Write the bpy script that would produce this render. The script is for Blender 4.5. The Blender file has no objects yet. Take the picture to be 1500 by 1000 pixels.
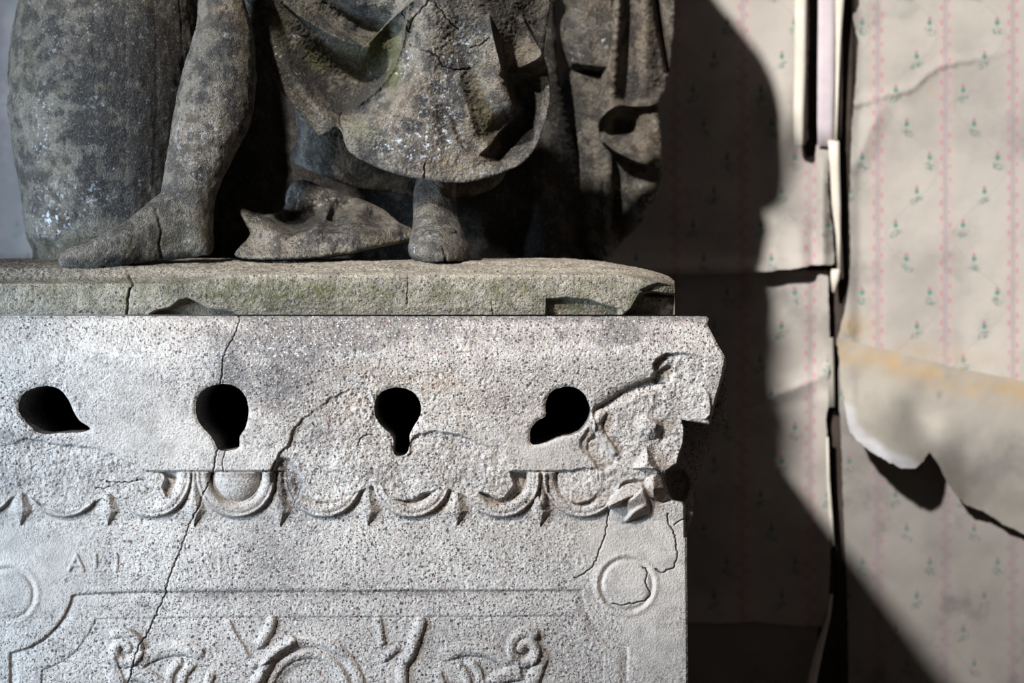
import bpy, math
import numpy as np
from mathutils import Vector

# ------------------------------------------------------------------ camera, world, lights, exposure
D, R0, CZ = 3.5, 465.0, 1.2      # camera distance to the pedestal face (m), eye-level row, eye height (m)
scene = bpy.context.scene
col = scene.collection
cam = bpy.data.cameras.new('camera'); cam_ob = bpy.data.objects.new('camera', cam); col.objects.link(cam_ob)
cam_ob.location = (0, -D, CZ); cam_ob.rotation_euler = (math.pi/2, 0, 0)
cam.sensor_width = 36; cam.lens = 84; cam.shift_y = -(500-R0)/1500
cam.clip_start = .05
cam.dof.use_dof = True; cam.dof.focus_distance = D-.02; cam.dof.aperture_fstop = 3.4
scene.camera = cam_ob

world = bpy.data.worlds.new('room_ambience'); scene.world = world; world.use_nodes = True
world.node_tree.nodes['Background'].inputs[0].default_value = (1.0, .86, .82, 1)
world.node_tree.nodes['Background'].inputs[1].default_value = .05

def aim(o, target):
    o.rotation_euler = (Vector(target)-o.location).to_track_quat('-Z', 'Y').to_euler()
# the bright window high on the left
key = bpy.data.lights.new('window_light', 'SPOT'); key.energy = 4250; key.shadow_soft_size = .19
key.spot_size = math.radians(23); key.spot_blend = 1.0; key.color = (1.0, .965, .925)
ko = bpy.data.objects.new('window_light', key); col.objects.link(ko)
ko.location = (.1-.6*5.0, .3-5.0, 1.2+.82*5.0); aim(ko, (.30, .5, 1.98))
# added spot, no real window, to brighten the pedestal front
near = bpy.data.lights.new('added_near_spot', 'SPOT'); near.shadow_soft_size = .05; near.spot_size = math.radians(50); near.spot_blend = .9; near.energy = 265; near.color = (1.0, .97, .95)
no = bpy.data.objects.new('added_near_spot', near); col.objects.link(no)
no.location = (-1.30, -1.60, 2.10); aim(no, (.24, 0, .64))
# cool daylight from a lower window at the left
fl = bpy.data.lights.new('side_window_light', 'AREA'); fl.energy = 84; fl.size = .6; fl.color = (.60, .78, 1.0)
fo = bpy.data.objects.new('side_window_light', fl); col.objects.link(fo)
fo.location = (-2.05, -1.05, 1.15); aim(fo, (-.45, .1, .95))

scene.view_settings.view_transform = 'Standard'; scene.view_settings.look = 'None'
scene.view_settings.gamma = 1; scene.view_settings.use_curve_mapping = False
scene.view_settings.exposure = 0.0

# ------------------------------------------------------------------ numeric helpers
def P(px, py, d):
    """point seen at photo pixel (px,py) lying at depth d (m, behind the pedestal face)"""
    px, py, d = np.broadcast_arrays(np.asarray(px, float), np.asarray(py, float), np.asarray(d, float))
    s = (D+d)/D/1000.
    return np.stack([(px-750)*s, d, CZ-(py-R0)*s], -1)
def unP(v):
    s = (D+v[:, 1])/D/1000.
    return v[:, 0]/s+750, R0-(v[:, 2]-CZ)/s

def vnoise(x, y, seed, size=256):
    r = np.random.RandomState(seed).rand(size, size).astype(np.float32)*2-1
    xi = np.floor(x).astype(np.int64); yi = np.floor(y).astype(np.int64)
    fx = x-xi; fy = y-yi
    fx = fx*fx*(3-2*fx); fy = fy*fy*(3-2*fy)
    x0 = xi % size; x1 = (xi+1) % size; y0 = yi % size; y1 = (yi+1) % size
    return (r[y0, x0]*(1-fx)+r[y0, x1]*fx)*(1-fy)+(r[y1, x0]*(1-fx)+r[y1, x1]*fx)*fy
def fbm(x, y, scale, seed, octs=4, gain=.5):
    t = 0; a = 1; n = 0
    for o in range(octs):
        c, s = math.cos(o*1.1+.3), math.sin(o*1.1+.3)
        f = 2.03**o/scale
        t = t+a*vnoise((x*c-y*s)*f+37*o, (x*s+y*c)*f+11*o, seed+o); n += a; a *= gain
    return t/n
def noise3(v, scale, seed, octs=3):
    return (fbm(v[:, 0]*1000+v[:, 1]*530, v[:, 2]*1000, scale, seed, octs) +
            fbm(v[:, 1]*1000+v[:, 2]*310, v[:, 0]*1000, scale, seed+40, octs))*.7
def sstep(a, b, x):
    t = np.clip((x-a)/(b-a), 0, 1); return t*t*(3-2*t)
def lerp(a, b, t): return a+(b-a)*t

def curve(pts, closed=True, step=2.0, rough=0, seed=1):
    """smooth curve through pts (Catmull-Rom), optional jagged roughness"""
    p = np.array([q[:2] for q in pts], float); n = len(p); out = []
    for i in range(n if closed else n-1):
        if closed: a, b, c, d = p[i-1], p[i], p[(i+1) % n], p[(i+2) % n]
        else: a, b, c, d = p[max(i-1, 0)], p[i], p[i+1], p[min(i+2, n-1)]
        k = max(1, int(np.hypot(*(c-b))/step))
        t = (np.arange(k)/k)[:, None]
        out.append(.5*((2*b)+(c-a)*t+(2*a-5*b+4*c-d)*t*t+(3*b-a-3*c+d)*t**3))
    o = np.concatenate(out)
    if not closed: o = np.concatenate([o, p[-1:]])
    if rough:
        r = np.random.RandomState(seed); m = len(o)
        j = r.randn(m, 2); k = np.array([.25, .5, .25])
        for q in range(2): j[:, q] = np.convolve(np.r_[j[-1, q], j[:, q], j[0, q]], k, 'valid')
        o = o+j*rough
    return o
def poly(pts, step=3.0, rough=0, seed=1):
    p = np.array(pts, float); out = []
    for i in range(len(p)):
        b, c = p[i], p[(i+1) % len(p)]; k = max(1, int(np.hypot(*(c-b))/step))
        out.append(b+(c-b)*(np.arange(k)/k)[:, None])
    o = np.concatenate(out)
    if rough: o = o+np.random.RandomState(seed).randn(len(o), 2)*rough
    return o

class Grid:
    def __init__(s, x0, x1, y0, y1, step):
        s.x0, s.y0, s.step = x0, y0, step
        s.xs = np.arange(x0, x1+step*.5, step); s.ys = np.arange(y0, y1+step*.5, step)
        s.X, s.Y = np.meshgrid(s.xs, s.ys); s.sh = s.X.shape
    def box(s, a, b, pad):
        i0 = max(0, int((min(a[1], b[1])-pad-s.y0)/s.step)); i1 = min(s.sh[0], int((max(a[1], b[1])+pad-s.y0)/s.step)+2)
        j0 = max(0, int((min(a[0], b[0])-pad-s.x0)/s.step)); j1 = min(s.sh[1], int((max(a[0], b[0])+pad-s.x0)/s.step)+2)
        return i0, i1, j0, j1
    def dist(s, pts, pad, closed=True, near=False):
        """distance to a polyline, capped at pad; optionally the nearest point, side sign and position along it"""
        d = np.full(s.sh, float(pad)); nx = s.X.copy(); ny = s.Y.copy(); side = np.zeros(s.sh); par = np.zeros(s.sh)
        n = len(pts); m = n if closed else n-1
        for i in range(m):
            a, b = pts[i], pts[(i+1) % n]
            i0, i1, j0, j1 = s.box(a, b, pad)
            if i1 <= i0 or j1 <= j0: continue
            x = s.X[i0:i1, j0:j1]; y = s.Y[i0:i1, j0:j1]
            e = b-a; L = max(e@e, 1e-9)
            t = np.clip(((x-a[0])*e[0]+(y-a[1])*e[1])/L, 0, 1)
            qx = a[0]+t*e[0]; qy = a[1]+t*e[1]; dd = np.hypot(x-qx, y-qy)
            k = dd < d[i0:i1, j0:j1]
            d[i0:i1, j0:j1][k] = dd[k]
            if near:
                nx[i0:i1, j0:j1][k] = qx[k]; ny[i0:i1, j0:j1][k] = qy[k]
                side[i0:i1, j0:j1][k] = np.sign(e[0]*(y-a[1])-e[1]*(x-a[0]))[k]
                par[i0:i1, j0:j1][k] = ((i+t)/m)[k]
        return (d, nx, ny, side, par) if near else d
    def inside(s, pts):
        c = np.zeros((s.sh[0], s.sh[1]+1), np.int32); n = len(pts)
        for i in range(n):
            (xa, ya), (xb, yb) = pts[i], pts[(i+1) % n]
            if ya == yb: continue
            lo, hi = min(ya, yb), max(ya, yb)
            r = np.nonzero((s.ys >= lo) & (s.ys < hi))[0]
            if not len(r): continue
            xc = xa+(s.ys[r]-ya)*(xb-xa)/(yb-ya)
            j = np.clip(np.ceil((xc-s.x0)/s.step).astype(int), 0, s.sh[1])
            np.add.at(c, (r, j), 1)
        return (np.cumsum(c, 1)[:, :-1] % 2) == 1
    def sd(s, pts, pad=10):
        d = s.dist(pts, pad); return np.where(s.inside(pts), d, -d)
    def mask(s, pts, soft=3):
        return sstep(-soft/2, soft/2, s.sd(pts, soft+2))
    def ridge(s, pts, w, taper=True):
        """0..1 bump along an open polyline"""
        d, _, _, _, par = s.dist(pts, w, False, True)
        f = np.sqrt(np.clip(1-(d/w)**2, 0, 1))
        return f*(np.clip(np.minimum(par, 1-par)*8+.35, 0, 1) if taper else 1)
    def crack(s, pts, w=1.6, seed=3):
        c = curve(pts, False, 3); r = np.random.RandomState(seed); c = c+r.randn(*c.shape)*.8
        d, _, _, _, par = s.dist(c, w+1.5, False, True)
        return np.clip(1.05-d/w, 0, 1)

def tps(lines, X, Y, beta=1.5, every=11, lam=1e-3):
    """smooth surface through polylines of (px, py, depth)"""
    q = []
    for ln in lines:
        ln = [np.array(p, float) for p in ln]
        if len(ln) == 1: q.append(ln[0]); continue
        for a, b in zip(ln[:-1], ln[1:]):
            k = max(1, int(np.hypot(*(b-a)[:2])/every))
            q += [a+(b-a)*i/k for i in range(k)]
        q.append(ln[-1])
    q = np.array(q); n = len(q); p = q[:, :2]/100
    r = np.hypot(p[:, None, 0]-p[None, :, 0], p[:, None, 1]-p[None, :, 1])
    A = np.zeros((n+3, n+3)); A[:n, :n] = -(r**beta)+0; A[:n, :n] += -lam*np.eye(n)*-1*0
    A[:n, :n][np.diag_indices(n)] += lam
    A[:n, n] = 1; A[:n, n+1:] = p; A[n, :n] = 1; A[n+1:, :n] = p.T
    w = np.linalg.solve(A, np.r_[q[:, 2], 0, 0, 0])
    x = X.ravel()/100; y = Y.ravel()/100; out = np.empty(len(x))
    for i in range(0, len(x), 40000):
        a, b = x[i:i+40000], y[i:i+40000]
        rr = np.hypot(a[:, None]-p[None, :, 0], b[:, None]-p[None, :, 1])
        out[i:i+40000] = -(rr**beta)@w[:n]+w[n]+a*w[n+1]+b*w[n+2]
    return out.reshape(X.shape)

# ------------------------------------------------------------------ object helpers
def thing(name, label, cat, loc, group=None):
    o = bpy.data.objects.new(name, None); col.objects.link(o); o.location = loc
    o.empty_display_size = .05
    o['label'] = label; o['category'] = cat
    if group: o['group'] = group
    return o
def mesh_obj(name, V, F, mat, parent=None, attrs=None, normals=None, vattrs=None, smooth=True, label=None):
    V = np.asarray(V, np.float64); F = np.asarray(F)
    base = np.array(parent.location) if parent is not None else np.zeros(3)
    if parent is not None and parent.parent is not None: base = base+np.array(parent.parent.location)
    me = bpy.data.meshes.new(name)
    n, k = len(F), F.shape[1]
    me.vertices.add(len(V)); me.vertices.foreach_set('co', (V-base).astype(np.float32).ravel())
    me.loops.add(n*k); me.loops.foreach_set('vertex_index', F.astype(np.int32).ravel())
    me.polygons.add(n); me.polygons.foreach_set('loop_start', np.arange(0, n*k, k, dtype=np.int32))
    me.polygons.foreach_set('loop_total', np.full(n, k, np.int32))
    me.update(calc_edges=True); me.validate()
    if smooth: me.polygons.foreach_set('use_smooth', np.ones(len(me.polygons), bool))
    for key_, a in (attrs or {}).items():
        at = me.attributes.new(key_, 'FLOAT', 'POINT'); at.data.foreach_set('value', np.asarray(a, np.float32))
    for key_, a in (vattrs or {}).items():
        at = me.attributes.new(key_, 'FLOAT_VECTOR', 'POINT'); at.data.foreach_set('vector', np.asarray(a, np.float32).ravel())
    if normals is not None:
        me.normals_split_custom_set_from_vertices(np.asarray(normals, np.float32))
    me.materials.append(mat)
    o = bpy.data.objects.new(name, me); col.objects.link(o)
    if parent is not None: o.parent = parent
    if label: o['label'] = label
    return o

def subset(V, F, *arrs):
    used = np.zeros(len(V), bool); used[F.ravel()] = True
    ix = np.cumsum(used)-1
    return V[used], ix[F], [a[used] for a in arrs]

def relief(name, g, outline, depth, mat, parent, holes=(), thick=.01, back=False, attrs=None, vattrs=None,
           labels=None, names=None, hole_thick=None, place=None, sub=None, rim_name=None, part_labels=None):
    """a surface seen from the front: grid points inside an outline, each at its own depth (m), with a rim going back"""
    sh = g.sh; X = g.X.copy(); Y = g.Y.copy()
    ins = g.inside(outline)
    d, nx, ny, _, _ = g.dist(outline, 4*g.step, True, True)
    for h in holes:
        ins &= ~g.inside(h)
        d2, hx, hy, _, _ = g.dist(h, 4*g.step, True, True)
        k = d2 < d; d = np.where(k, d2, d); nx = np.where(k, hx, nx); ny = np.where(k, hy, ny)
    keep = ins | (d <= .55*g.step)
    q = keep[:-1, :-1] & keep[1:, :-1] & keep[:-1, 1:] & keep[1:, 1:]
    cnt = np.zeros(sh, int)
    for a in (0, 1):
        for b in (0, 1): cnt[a:sh[0]-1+a, b:sh[1]-1+b] += q
    bd = (cnt > 0) & (cnt < 4) & (d < 1.5*g.step)
    X[bd] = nx[bd]; Y[bd] = ny[bd]
    pf = place or P
    V = pf(X, Y, depth).reshape(-1, 3)
    idx = np.arange(sh[0]*sh[1]).reshape(sh)
    qi, qj = np.nonzero(q)
    F = np.stack([idx[qi, qj], idx[qi+1, qj], idx[qi+1, qj+1], idx[qi, qj+1]], 1)   # faces the camera
    # vertex normals
    v = V
    fn = np.cross(v[F[:, 2]]-v[F[:, 0]], v[F[:, 3]]-v[F[:, 1]])
    N = np.zeros_like(V)
    for k in range(4):
        for c in range(3): N[:, c] += np.bincount(F[:, k], fn[:, c], len(V))
    N /= np.maximum(np.linalg.norm(N, axis=1, keepdims=True), 1e-12)
    # rim
    E = np.concatenate([F[:, [k, (k+1) % 4]] for k in range(4)])
    code = E[:, 0].astype(np.int64)*len(V)+E[:, 1]; rev = E[:, 1].astype(np.int64)*len(V)+E[:, 0]
    B = E[~np.isin(code, rev)]
    A = {k: np.asarray(a, float).reshape(-1) for k, a in (attrs or {}).items()}
    VA = {k: np.asarray(a, float).reshape(-1, 3) for k, a in (vattrs or {}).items()}
    ak = list(A); vk = list(VA)
    if labels is None: labels = np.zeros((sh[0], sh[1]), int); names = {0: name}
    lab = labels[:-1, :-1][qi, qj]
    objs = {}
    order = sorted(np.unique(lab))
    for L in order:
        Fs, = (F[lab == L],)
        v_, f_, ar = subset(V, Fs, N, *[A[k] for k in ak], *[VA[k] for k in vk])
        nm = names[L]; par = parent
        if isinstance(nm, tuple): nm, pl = nm; par = objs.get(pl, parent)
        objs[L] = mesh_obj(nm, v_, f_, mat, par, dict(zip(ak, ar[1:1+len(ak)])), ar[0], dict(zip(vk, ar[1+len(ak):])),
                           label=(part_labels or {}).get(L))
    # rim as its own mesh (never shares normals with the face)
    ub, inv = np.unique(B.ravel(), return_inverse=True); inv = inv.reshape(-1, 2); m = len(ub)
    front = V[ub]; bk = front.copy()
    T = np.full(m, thick)
    if hole_thick is not None:
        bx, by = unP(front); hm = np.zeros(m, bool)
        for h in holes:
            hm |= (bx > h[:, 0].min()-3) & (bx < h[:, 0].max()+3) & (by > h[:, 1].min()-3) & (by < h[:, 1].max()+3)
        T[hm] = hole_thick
    bk[:, 1] = bk[:, 1]+T
    RV = np.concatenate([front, bk]); RF = np.stack([inv[:, 1], inv[:, 0], inv[:, 0]+m, inv[:, 1]+m], 1)
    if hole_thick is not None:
        A = dict(A); A['dk'] = A['dk'].copy(); A['dk'][ub[hm]] = 1.3  # hole walls blackened: shade of the interior put into the colour
    extra = {k: np.r_[A[k][ub], A[k][ub]] for k in ak}; vextra = {k: np.r_[VA[k][ub], VA[k][ub]] for k in vk}
    if back:
        used = np.zeros(len(V), bool); used[F.ravel()] = True; ix = np.cumsum(used)-1
        BV = V[used].copy(); BV[:, 1] += thick; off = len(RV)
        RV = np.concatenate([RV, BV]); RF = np.concatenate([RF, ix[F][:, ::-1]+off])
        extra = {k: np.r_[extra[k], A[k][used]] for k in ak}; vextra = {k: np.r_[vextra[k], VA[k][used]] for k in vk}
    first = objs[order[0]]
    r = mesh_obj(rim_name or 'rim', RV, RF, mat, None, extra, None, vextra, smooth=False)
    if rim_name: r.parent = parent; r.data.transform(__import__('mathutils').Matrix.Translation(-parent.location))
    else:   # join the rim to the first piece
        join(first, r)
    return objs

def join(a, b):
    """append b's geometry to a (both in the same frame), keeping a's custom normals"""
    ma, mb = a.data, b.data
    off = np.array(a.parent.location) if a.parent else np.zeros(3)
    def get(me):
        n = len(me.vertices); co = np.empty(n*3, np.float32); me.vertices.foreach_get('co', co)
        l = np.empty(len(me.loops), np.int32); me.loops.foreach_get('vertex_index', l)
        return co.reshape(-1, 3), l.reshape(-1, 4)
    va, fa = get(ma); vb, fb = get(mb); vb = vb-off
    nn = np.empty(len(va)*3, np.float32); ma.vertex_normals.foreach_get('vector', nn)
    at, vt = {}, {}
    for me, n0 in ((ma, 0), (mb, 1)):
        for x in me.attributes:
            if x.domain != 'POINT' or x.name in ('position',) or x.name.startswith('.'): continue
            if x.data_type == 'FLOAT':
                b_ = np.empty(len(me.vertices), np.float32); x.data.foreach_get('value', b_); at.setdefault(x.name, []).append(b_)
            elif x.data_type == 'FLOAT_VECTOR':
                b_ = np.empty(len(me.vertices)*3, np.float32); x.data.foreach_get('vector', b_); vt.setdefault(x.name, []).append(b_.reshape(-1, 3))
    lv = np.empty(len(ma.loops)*3, np.float32)
    ma.corner_normals.foreach_get('vector', lv); lv = lv.reshape(-1, 3)
    na = np.zeros((len(va), 3)); na[fa.ravel()] = lv
    mat = ma.materials[0]; nm = ma.name
    V = np.concatenate([va, vb])+off; F = np.concatenate([fa, fb+len(va)])
    me = bpy.data.meshes.new(nm)
    tmp = mesh_obj('tmp', V-off, F, mat, None, {k: np.concatenate(v) for k, v in at.items()}, None,
                   {k: np.concatenate(v) for k, v in vt.items()})
    vb_n = np.empty(len(mb.vertices)*3, np.float32); mb.vertex_normals.foreach_get('vector', vb_n)
    N = np.concatenate([na, vb_n.reshape(-1, 3)])
    sm = np.ones(len(F), bool); sm[len(fa):] = False
    tmp.data.polygons.foreach_set('use_smooth', sm)
    tmp.data.normals_split_custom_set([tuple(x) for x in _loopn(N, F, len(fa), V)])
    a.data = tmp.data; bpy.data.objects.remove(tmp); bpy.data.objects.remove(b)
def _loopn(N, F, k, V):
    L = N[F]                                  # per corner
    f = F[k:]; fn = np.cross(V[f[:, 2]]-V[f[:, 0]], V[f[:, 3]]-V[f[:, 1]])
    fn /= np.maximum(np.linalg.norm(fn, axis=1, keepdims=True), 1e-9)
    L[k:] = fn[:, None, :]
    return L.reshape(-1, 3)

def loft(rings, name, nseg=48):
    """closed tube through rings; ring = centre(3), axis vectors a(3), b(3)"""
    n = len(rings); t = np.linspace(0, 2*math.pi, nseg, endpoint=False)
    V = np.concatenate([np.array(c)+np.outer(np.cos(t), a)+np.outer(np.sin(t), b) for c, a, b in rings])
    F = []
    for i in range(n-1):
        for j in range(nseg):
            k = (j+1) % nseg
            F.append((i*nseg+j, i*nseg+k, (i+1)*nseg+k, (i+1)*nseg+j))
    V = np.concatenate([V, [rings[0][0]], [rings[-1][0]]]); c0, c1 = n*nseg, n*nseg+1
    T = [tuple(f) for f in F]
    T += [(c0, (j+1) % nseg, j) for j in range(nseg)]
    T += [(c1, (n-1)*nseg+j, (n-1)*nseg+(j+1) % nseg) for j in range(nseg)]
    me = bpy.data.meshes.new(name); me.from_pydata([tuple(v) for v in V], [], T); me.update()
    return me
def interp_rings(keys, m):
    """keys: rows (t, v0, v1, ...) -> smooth interpolation at m values of t"""
    k = np.array(keys, float); t = np.linspace(k[0, 0], k[-1, 0], m)
    out = [t]
    for c in range(1, k.shape[1]):
        # Catmull-Rom / Hermite with finite-difference slopes
        x, y = k[:, 0], k[:, c]; s = np.gradient(y, x)
        i = np.clip(np.searchsorted(x, t)-1, 0, len(x)-2); h = x[i+1]-x[i]; u = (t-x[i])/h
        out.append((2*u**3-3*u*u+1)*y[i]+(u**3-2*u*u+u)*h*s[i]+(-2*u**3+3*u*u)*y[i+1]+(u**3-u*u)*h*s[i+1])
    return np.array(out).T
def sculpt(name, meshes, mat, parent, voxel=.0028, smooth=6, lumps=(), attrf=None, post=None):
    """union of closed meshes by voxel remesh, smoothed, then lumps of noise along the normals"""
    vs, fs, off = [], [], 0
    for me in meshes:
        vs += [tuple(v.co) for v in me.vertices]; fs += [tuple(i+off for i in p.vertices) for p in me.polygons]; off += len(me.vertices)
    me = bpy.data.meshes.new(name); me.from_pydata(vs, [], fs); me.update()
    o = bpy.data.objects.new('tmp', me); col.objects.link(o)
    r = o.modifiers.new('r', 'REMESH'); r.mode = 'VOXEL'; r.voxel_size = voxel
    s = o.modifiers.new('s', 'SMOOTH'); s.iterations = smooth; s.factor = .5
    dg = bpy.context.evaluated_depsgraph_get(); ev = o.evaluated_get(dg)
    m2 = bpy.data.meshes.new_from_object(ev); bpy.data.objects.remove(o)
    n = len(m2.vertices); v = np.empty(n*3, np.float32); m2.vertices.foreach_get('co', v); v = v.reshape(-1, 3).astype(float)
    nn = np.empty(n*3, np.float32); m2.vertex_normals.foreach_get('vector', nn); nn = nn.reshape(-1, 3)
    dsp = np.zeros(n)
    for amp, sc, sd in lumps: dsp += amp*noise3(v, sc, sd, 3)
    px, py = unP(v)
    if post is not None: dsp += post(px, py, v, nn)
    v = v+nn*dsp[:, None]
    f = np.empty(len(m2.loops), np.int32); m2.loops.foreach_get('vertex_index', f)
    at = attrf(px, py, v) if attrf else {}
    return mesh_obj(name, v, f.reshape(-1, 4), mat, parent, at)

# ------------------------------------------------------------------ node helpers
class S:
    """a shader socket with arithmetic"""
    def __init__(s, t, k): s.t, s.k = t, k
    def _m(s, op, *a):
        n = s.t.nodes.new('ShaderNodeMath'); n.operation = op
        for i, x in enumerate((s,)+a):
            if isinstance(x, S): s.t.links.new(x.k, n.inputs[i])
            else: n.inputs[i].default_value = x
        return S(s.t, n.outputs[0])
    def __add__(s, o): return s._m('ADD', o)
    __radd__ = __add__
    def __sub__(s, o): return s._m('SUBTRACT', o)
    def __rsub__(s, o): return (s*-1)+o
    def __mul__(s, o): return s._m('MULTIPLY', o)
    __rmul__ = __mul__
    def __truediv__(s, o): return s._m('DIVIDE', o)
    def fract(s): return s._m('FRACT')
    def floor(s): return s._m('FLOOR')
    def abs(s): return s._m('ABSOLUTE')
    def sin(s): return s._m('SINE')
    def sqrt(s): return s._m('SQRT')
    def lt(s, o): return s._m('LESS_THAN', o)
    def mn(s, o): return s._m('MINIMUM', o)
    def mx(s, o): return s._m('MAXIMUM', o)
    def pw(s, o): return s._m('POWER', o)
    def ss(s, a, b):
        n = s.t.nodes.new('ShaderNodeMapRange'); n.interpolation_type = 'SMOOTHSTEP'
        s.t.links.new(s.k, n.inputs[0])
        n.inputs[1].default_value = min(a, b); n.inputs[2].default_value = max(a, b)
        n.inputs[3].default_value = 0 if a < b else 1; n.inputs[4].default_value = 1 if a < b else 0
        return S(s.t, n.outputs[0])
class M:
    def __init__(s, name):
        s.m = bpy.data.materials.new(name); s.m.use_nodes = True; s.t = s.m.node_tree
        s.b = s.t.nodes['Principled BSDF']; s.b.inputs['Roughness'].default_value = .9
        s.b.inputs['Specular IOR Level'].default_value = .15
        s.tc = s.t.nodes.new('ShaderNodeTexCoord')
        g = s.t.nodes.new('ShaderNodeNewGeometry'); s.pos = g.outputs['Position']
    def attr(s, name, vec=False):
        n = s.t.nodes.new('ShaderNodeAttribute'); n.attribute_name = name
        return n.outputs['Vector'] if vec else S(s.t, n.outputs['Fac'])
    def noise(s, scale, detail=3, rough=.55, vec=None, off=0, dist=0):
        n = s.t.nodes.new('ShaderNodeTexNoise'); n.inputs['Scale'].default_value = scale
        n.inputs['Detail'].default_value = detail; n.inputs['Roughness'].default_value = rough
        n.inputs['Distortion'].default_value = dist
        v = vec or s.pos
        if off:
            a = s.t.nodes.new('ShaderNodeVectorMath'); a.operation = 'ADD'; a.inputs[1].default_value = (off, off*1.7, off*.6)
            s.t.links.new(v, a.inputs[0]); v = a.outputs[0]
        s.t.links.new(v, n.inputs['Vector'])
        return S(s.t, n.outputs['Fac'])
    def voro(s, scale, off=0, rnd=1.0):
        n = s.t.nodes.new('ShaderNodeTexVoronoi'); n.inputs['Scale'].default_value = scale; n.inputs['Randomness'].default_value = rnd
        a = s.t.nodes.new('ShaderNodeVectorMath'); a.operation = 'ADD'; a.inputs[1].default_value = (off, off*1.3, off*.7)
        s.t.links.new(s.pos, a.inputs[0]); s.t.links.new(a.outputs[0], n.inputs['Vector'])
        sp = s.t.nodes.new('ShaderNodeSeparateColor'); s.t.links.new(n.outputs['Color'], sp.inputs[0])
        return S(s.t, n.outputs['Distance']), S(s.t, sp.outputs[0]), S(s.t, sp.outputs[1])
    def mix(s, a, b, f):
        n = s.t.nodes.new('ShaderNodeMix'); n.data_type = 'RGBA'
        if isinstance(f, S): s.t.links.new(f.k, n.inputs[0])
        else: n.inputs[0].default_value = f
        for c, i in ((a, 6), (b, 7)):
            if isinstance(c, tuple): n.inputs[i].default_value = (*c, 1)
            else: s.t.links.new(c, n.inputs[i])
        return n.outputs[2]
    def out(s, color, bump=None, strength=1, dist=.001):
        if isinstance(color, tuple): s.b.inputs['Base Color'].default_value = (*color, 1)
        else: s.t.links.new(color, s.b.inputs['Base Color'])
        if bump is not None:
            n = s.t.nodes.new('ShaderNodeBump'); n.inputs['Strength'].default_value = strength
            n.inputs['Distance'].default_value = dist
            s.t.links.new(bump.k, n.inputs['Height']); s.t.links.new(n.outputs[0], s.b.inputs['Normal'])
        return s.m

def stone(name, light, mid, dark, dk_amt, speck=.13, grain=1.0, lichen=.1, bumpd=.0022, palef=.55, redf=.8):
    """weathered sandy stone: attributes dk (grime, painted shade), ms (moss), wh (lime / lichen crust, painted light), sm (smooth skin, few pits), og (ochre)"""
    m = M(name)
    big = m.noise(7, 4, .6); med = m.noise(38, 4, .62, off=3); fine = m.noise(420, 3, .6, off=7)
    dk = m.attr('dk'); ms = m.attr('ms'); wh = m.attr('wh'); sm = m.attr('sm'); og = m.attr('og')
    keep = 1-sm*.85
    c = m.mix(mid, light, big.ss(.38, .62))
    c = m.mix(c, tuple(x*.80 for x in mid), med.ss(.5, .72)*.6)
    c = m.mix(c, (.40, .28, .18), og*(med.ss(.3, .6)))
    c = m.mix(c, dark, (dk*1.15*(m.noise(70, 5, .68, off=11).ss(.28, .6)*.7+.3)+dk_amt*med.ss(.42, .6)).mn(.95))
    c = m.mix(c, (.095, .095, .04), (ms*m.noise(45, 4, .6, off=21).ss(.3, .6)).mn(.93))
    c = m.mix(c, tuple(x*.62 for x in mid), m.noise(210, 4, .65, off=61).ss(.5, .68)*(1-sm*.8)*.75)
    d1, r1, q1 = m.voro(330); d2, r2, q2 = m.voro(190, 5); d3, r3, q3 = m.voro(120, 9)
    d4, r4, q4 = m.voro(520, 13)
    dark_sp = ((r1.lt(speck)*d1.lt(.42)).mx(r2.lt(speck*.38)*d2.lt(.42)).mx(r4.lt(speck*1.1)*d4.lt(.45)*.7))*keep
    c = m.mix(c, (.055, .047, .055), dark_sp*.9*grain)
    red = (q2.lt(.012)*d2.lt(.4))*keep
    c = m.mix(c, (.16, .045, .04), red*redf)
    pale = ((q1.lt(.10)*d1.lt(.45)).mx(q4.lt(.10)*d4.lt(.5)))*keep
    c = m.mix(c, (.70, .70, .68), pale*palef*grain)
    lw = m.noise(26, 3, .6, off=31).ss(.50, .62)
    whf = (wh*m.noise(130, 4, .65, off=41).ss(.55, .62)).mx(lw*(q2.lt(.10)*d2.lt(.40))*lichen*6).mn(1)
    c = m.mix(c, (.66, .70, .74), whf*.85)
    h = fine*.9+m.noise(150, 3, .6, off=51)*.9*keep+(1-dark_sp)*.35*grain+pale*.22
    h = h+m.noise(900, 2, .5, off=61)*.35*keep
    return m.out(c, h, .95, bumpd)

ped_stone = stone('pedestal_stone', (.53, .485, .435), (.43, .39, .35), (.16, .145, .135), .16, .22, 1.0, .02, .0022)
stat_stone = stone('statue_stone', (.21, .187, .15), (.145, .13, .106), (.035, .033, .031), .75, .2, .8, .04, .0048, .14, 0.)
slab_stone = stone('slab_stone', (.45, .40, .32), (.37, .33, .265), (.10, .09, .07), .34, .2, .95, .02, .0036, .18, .3)

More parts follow.
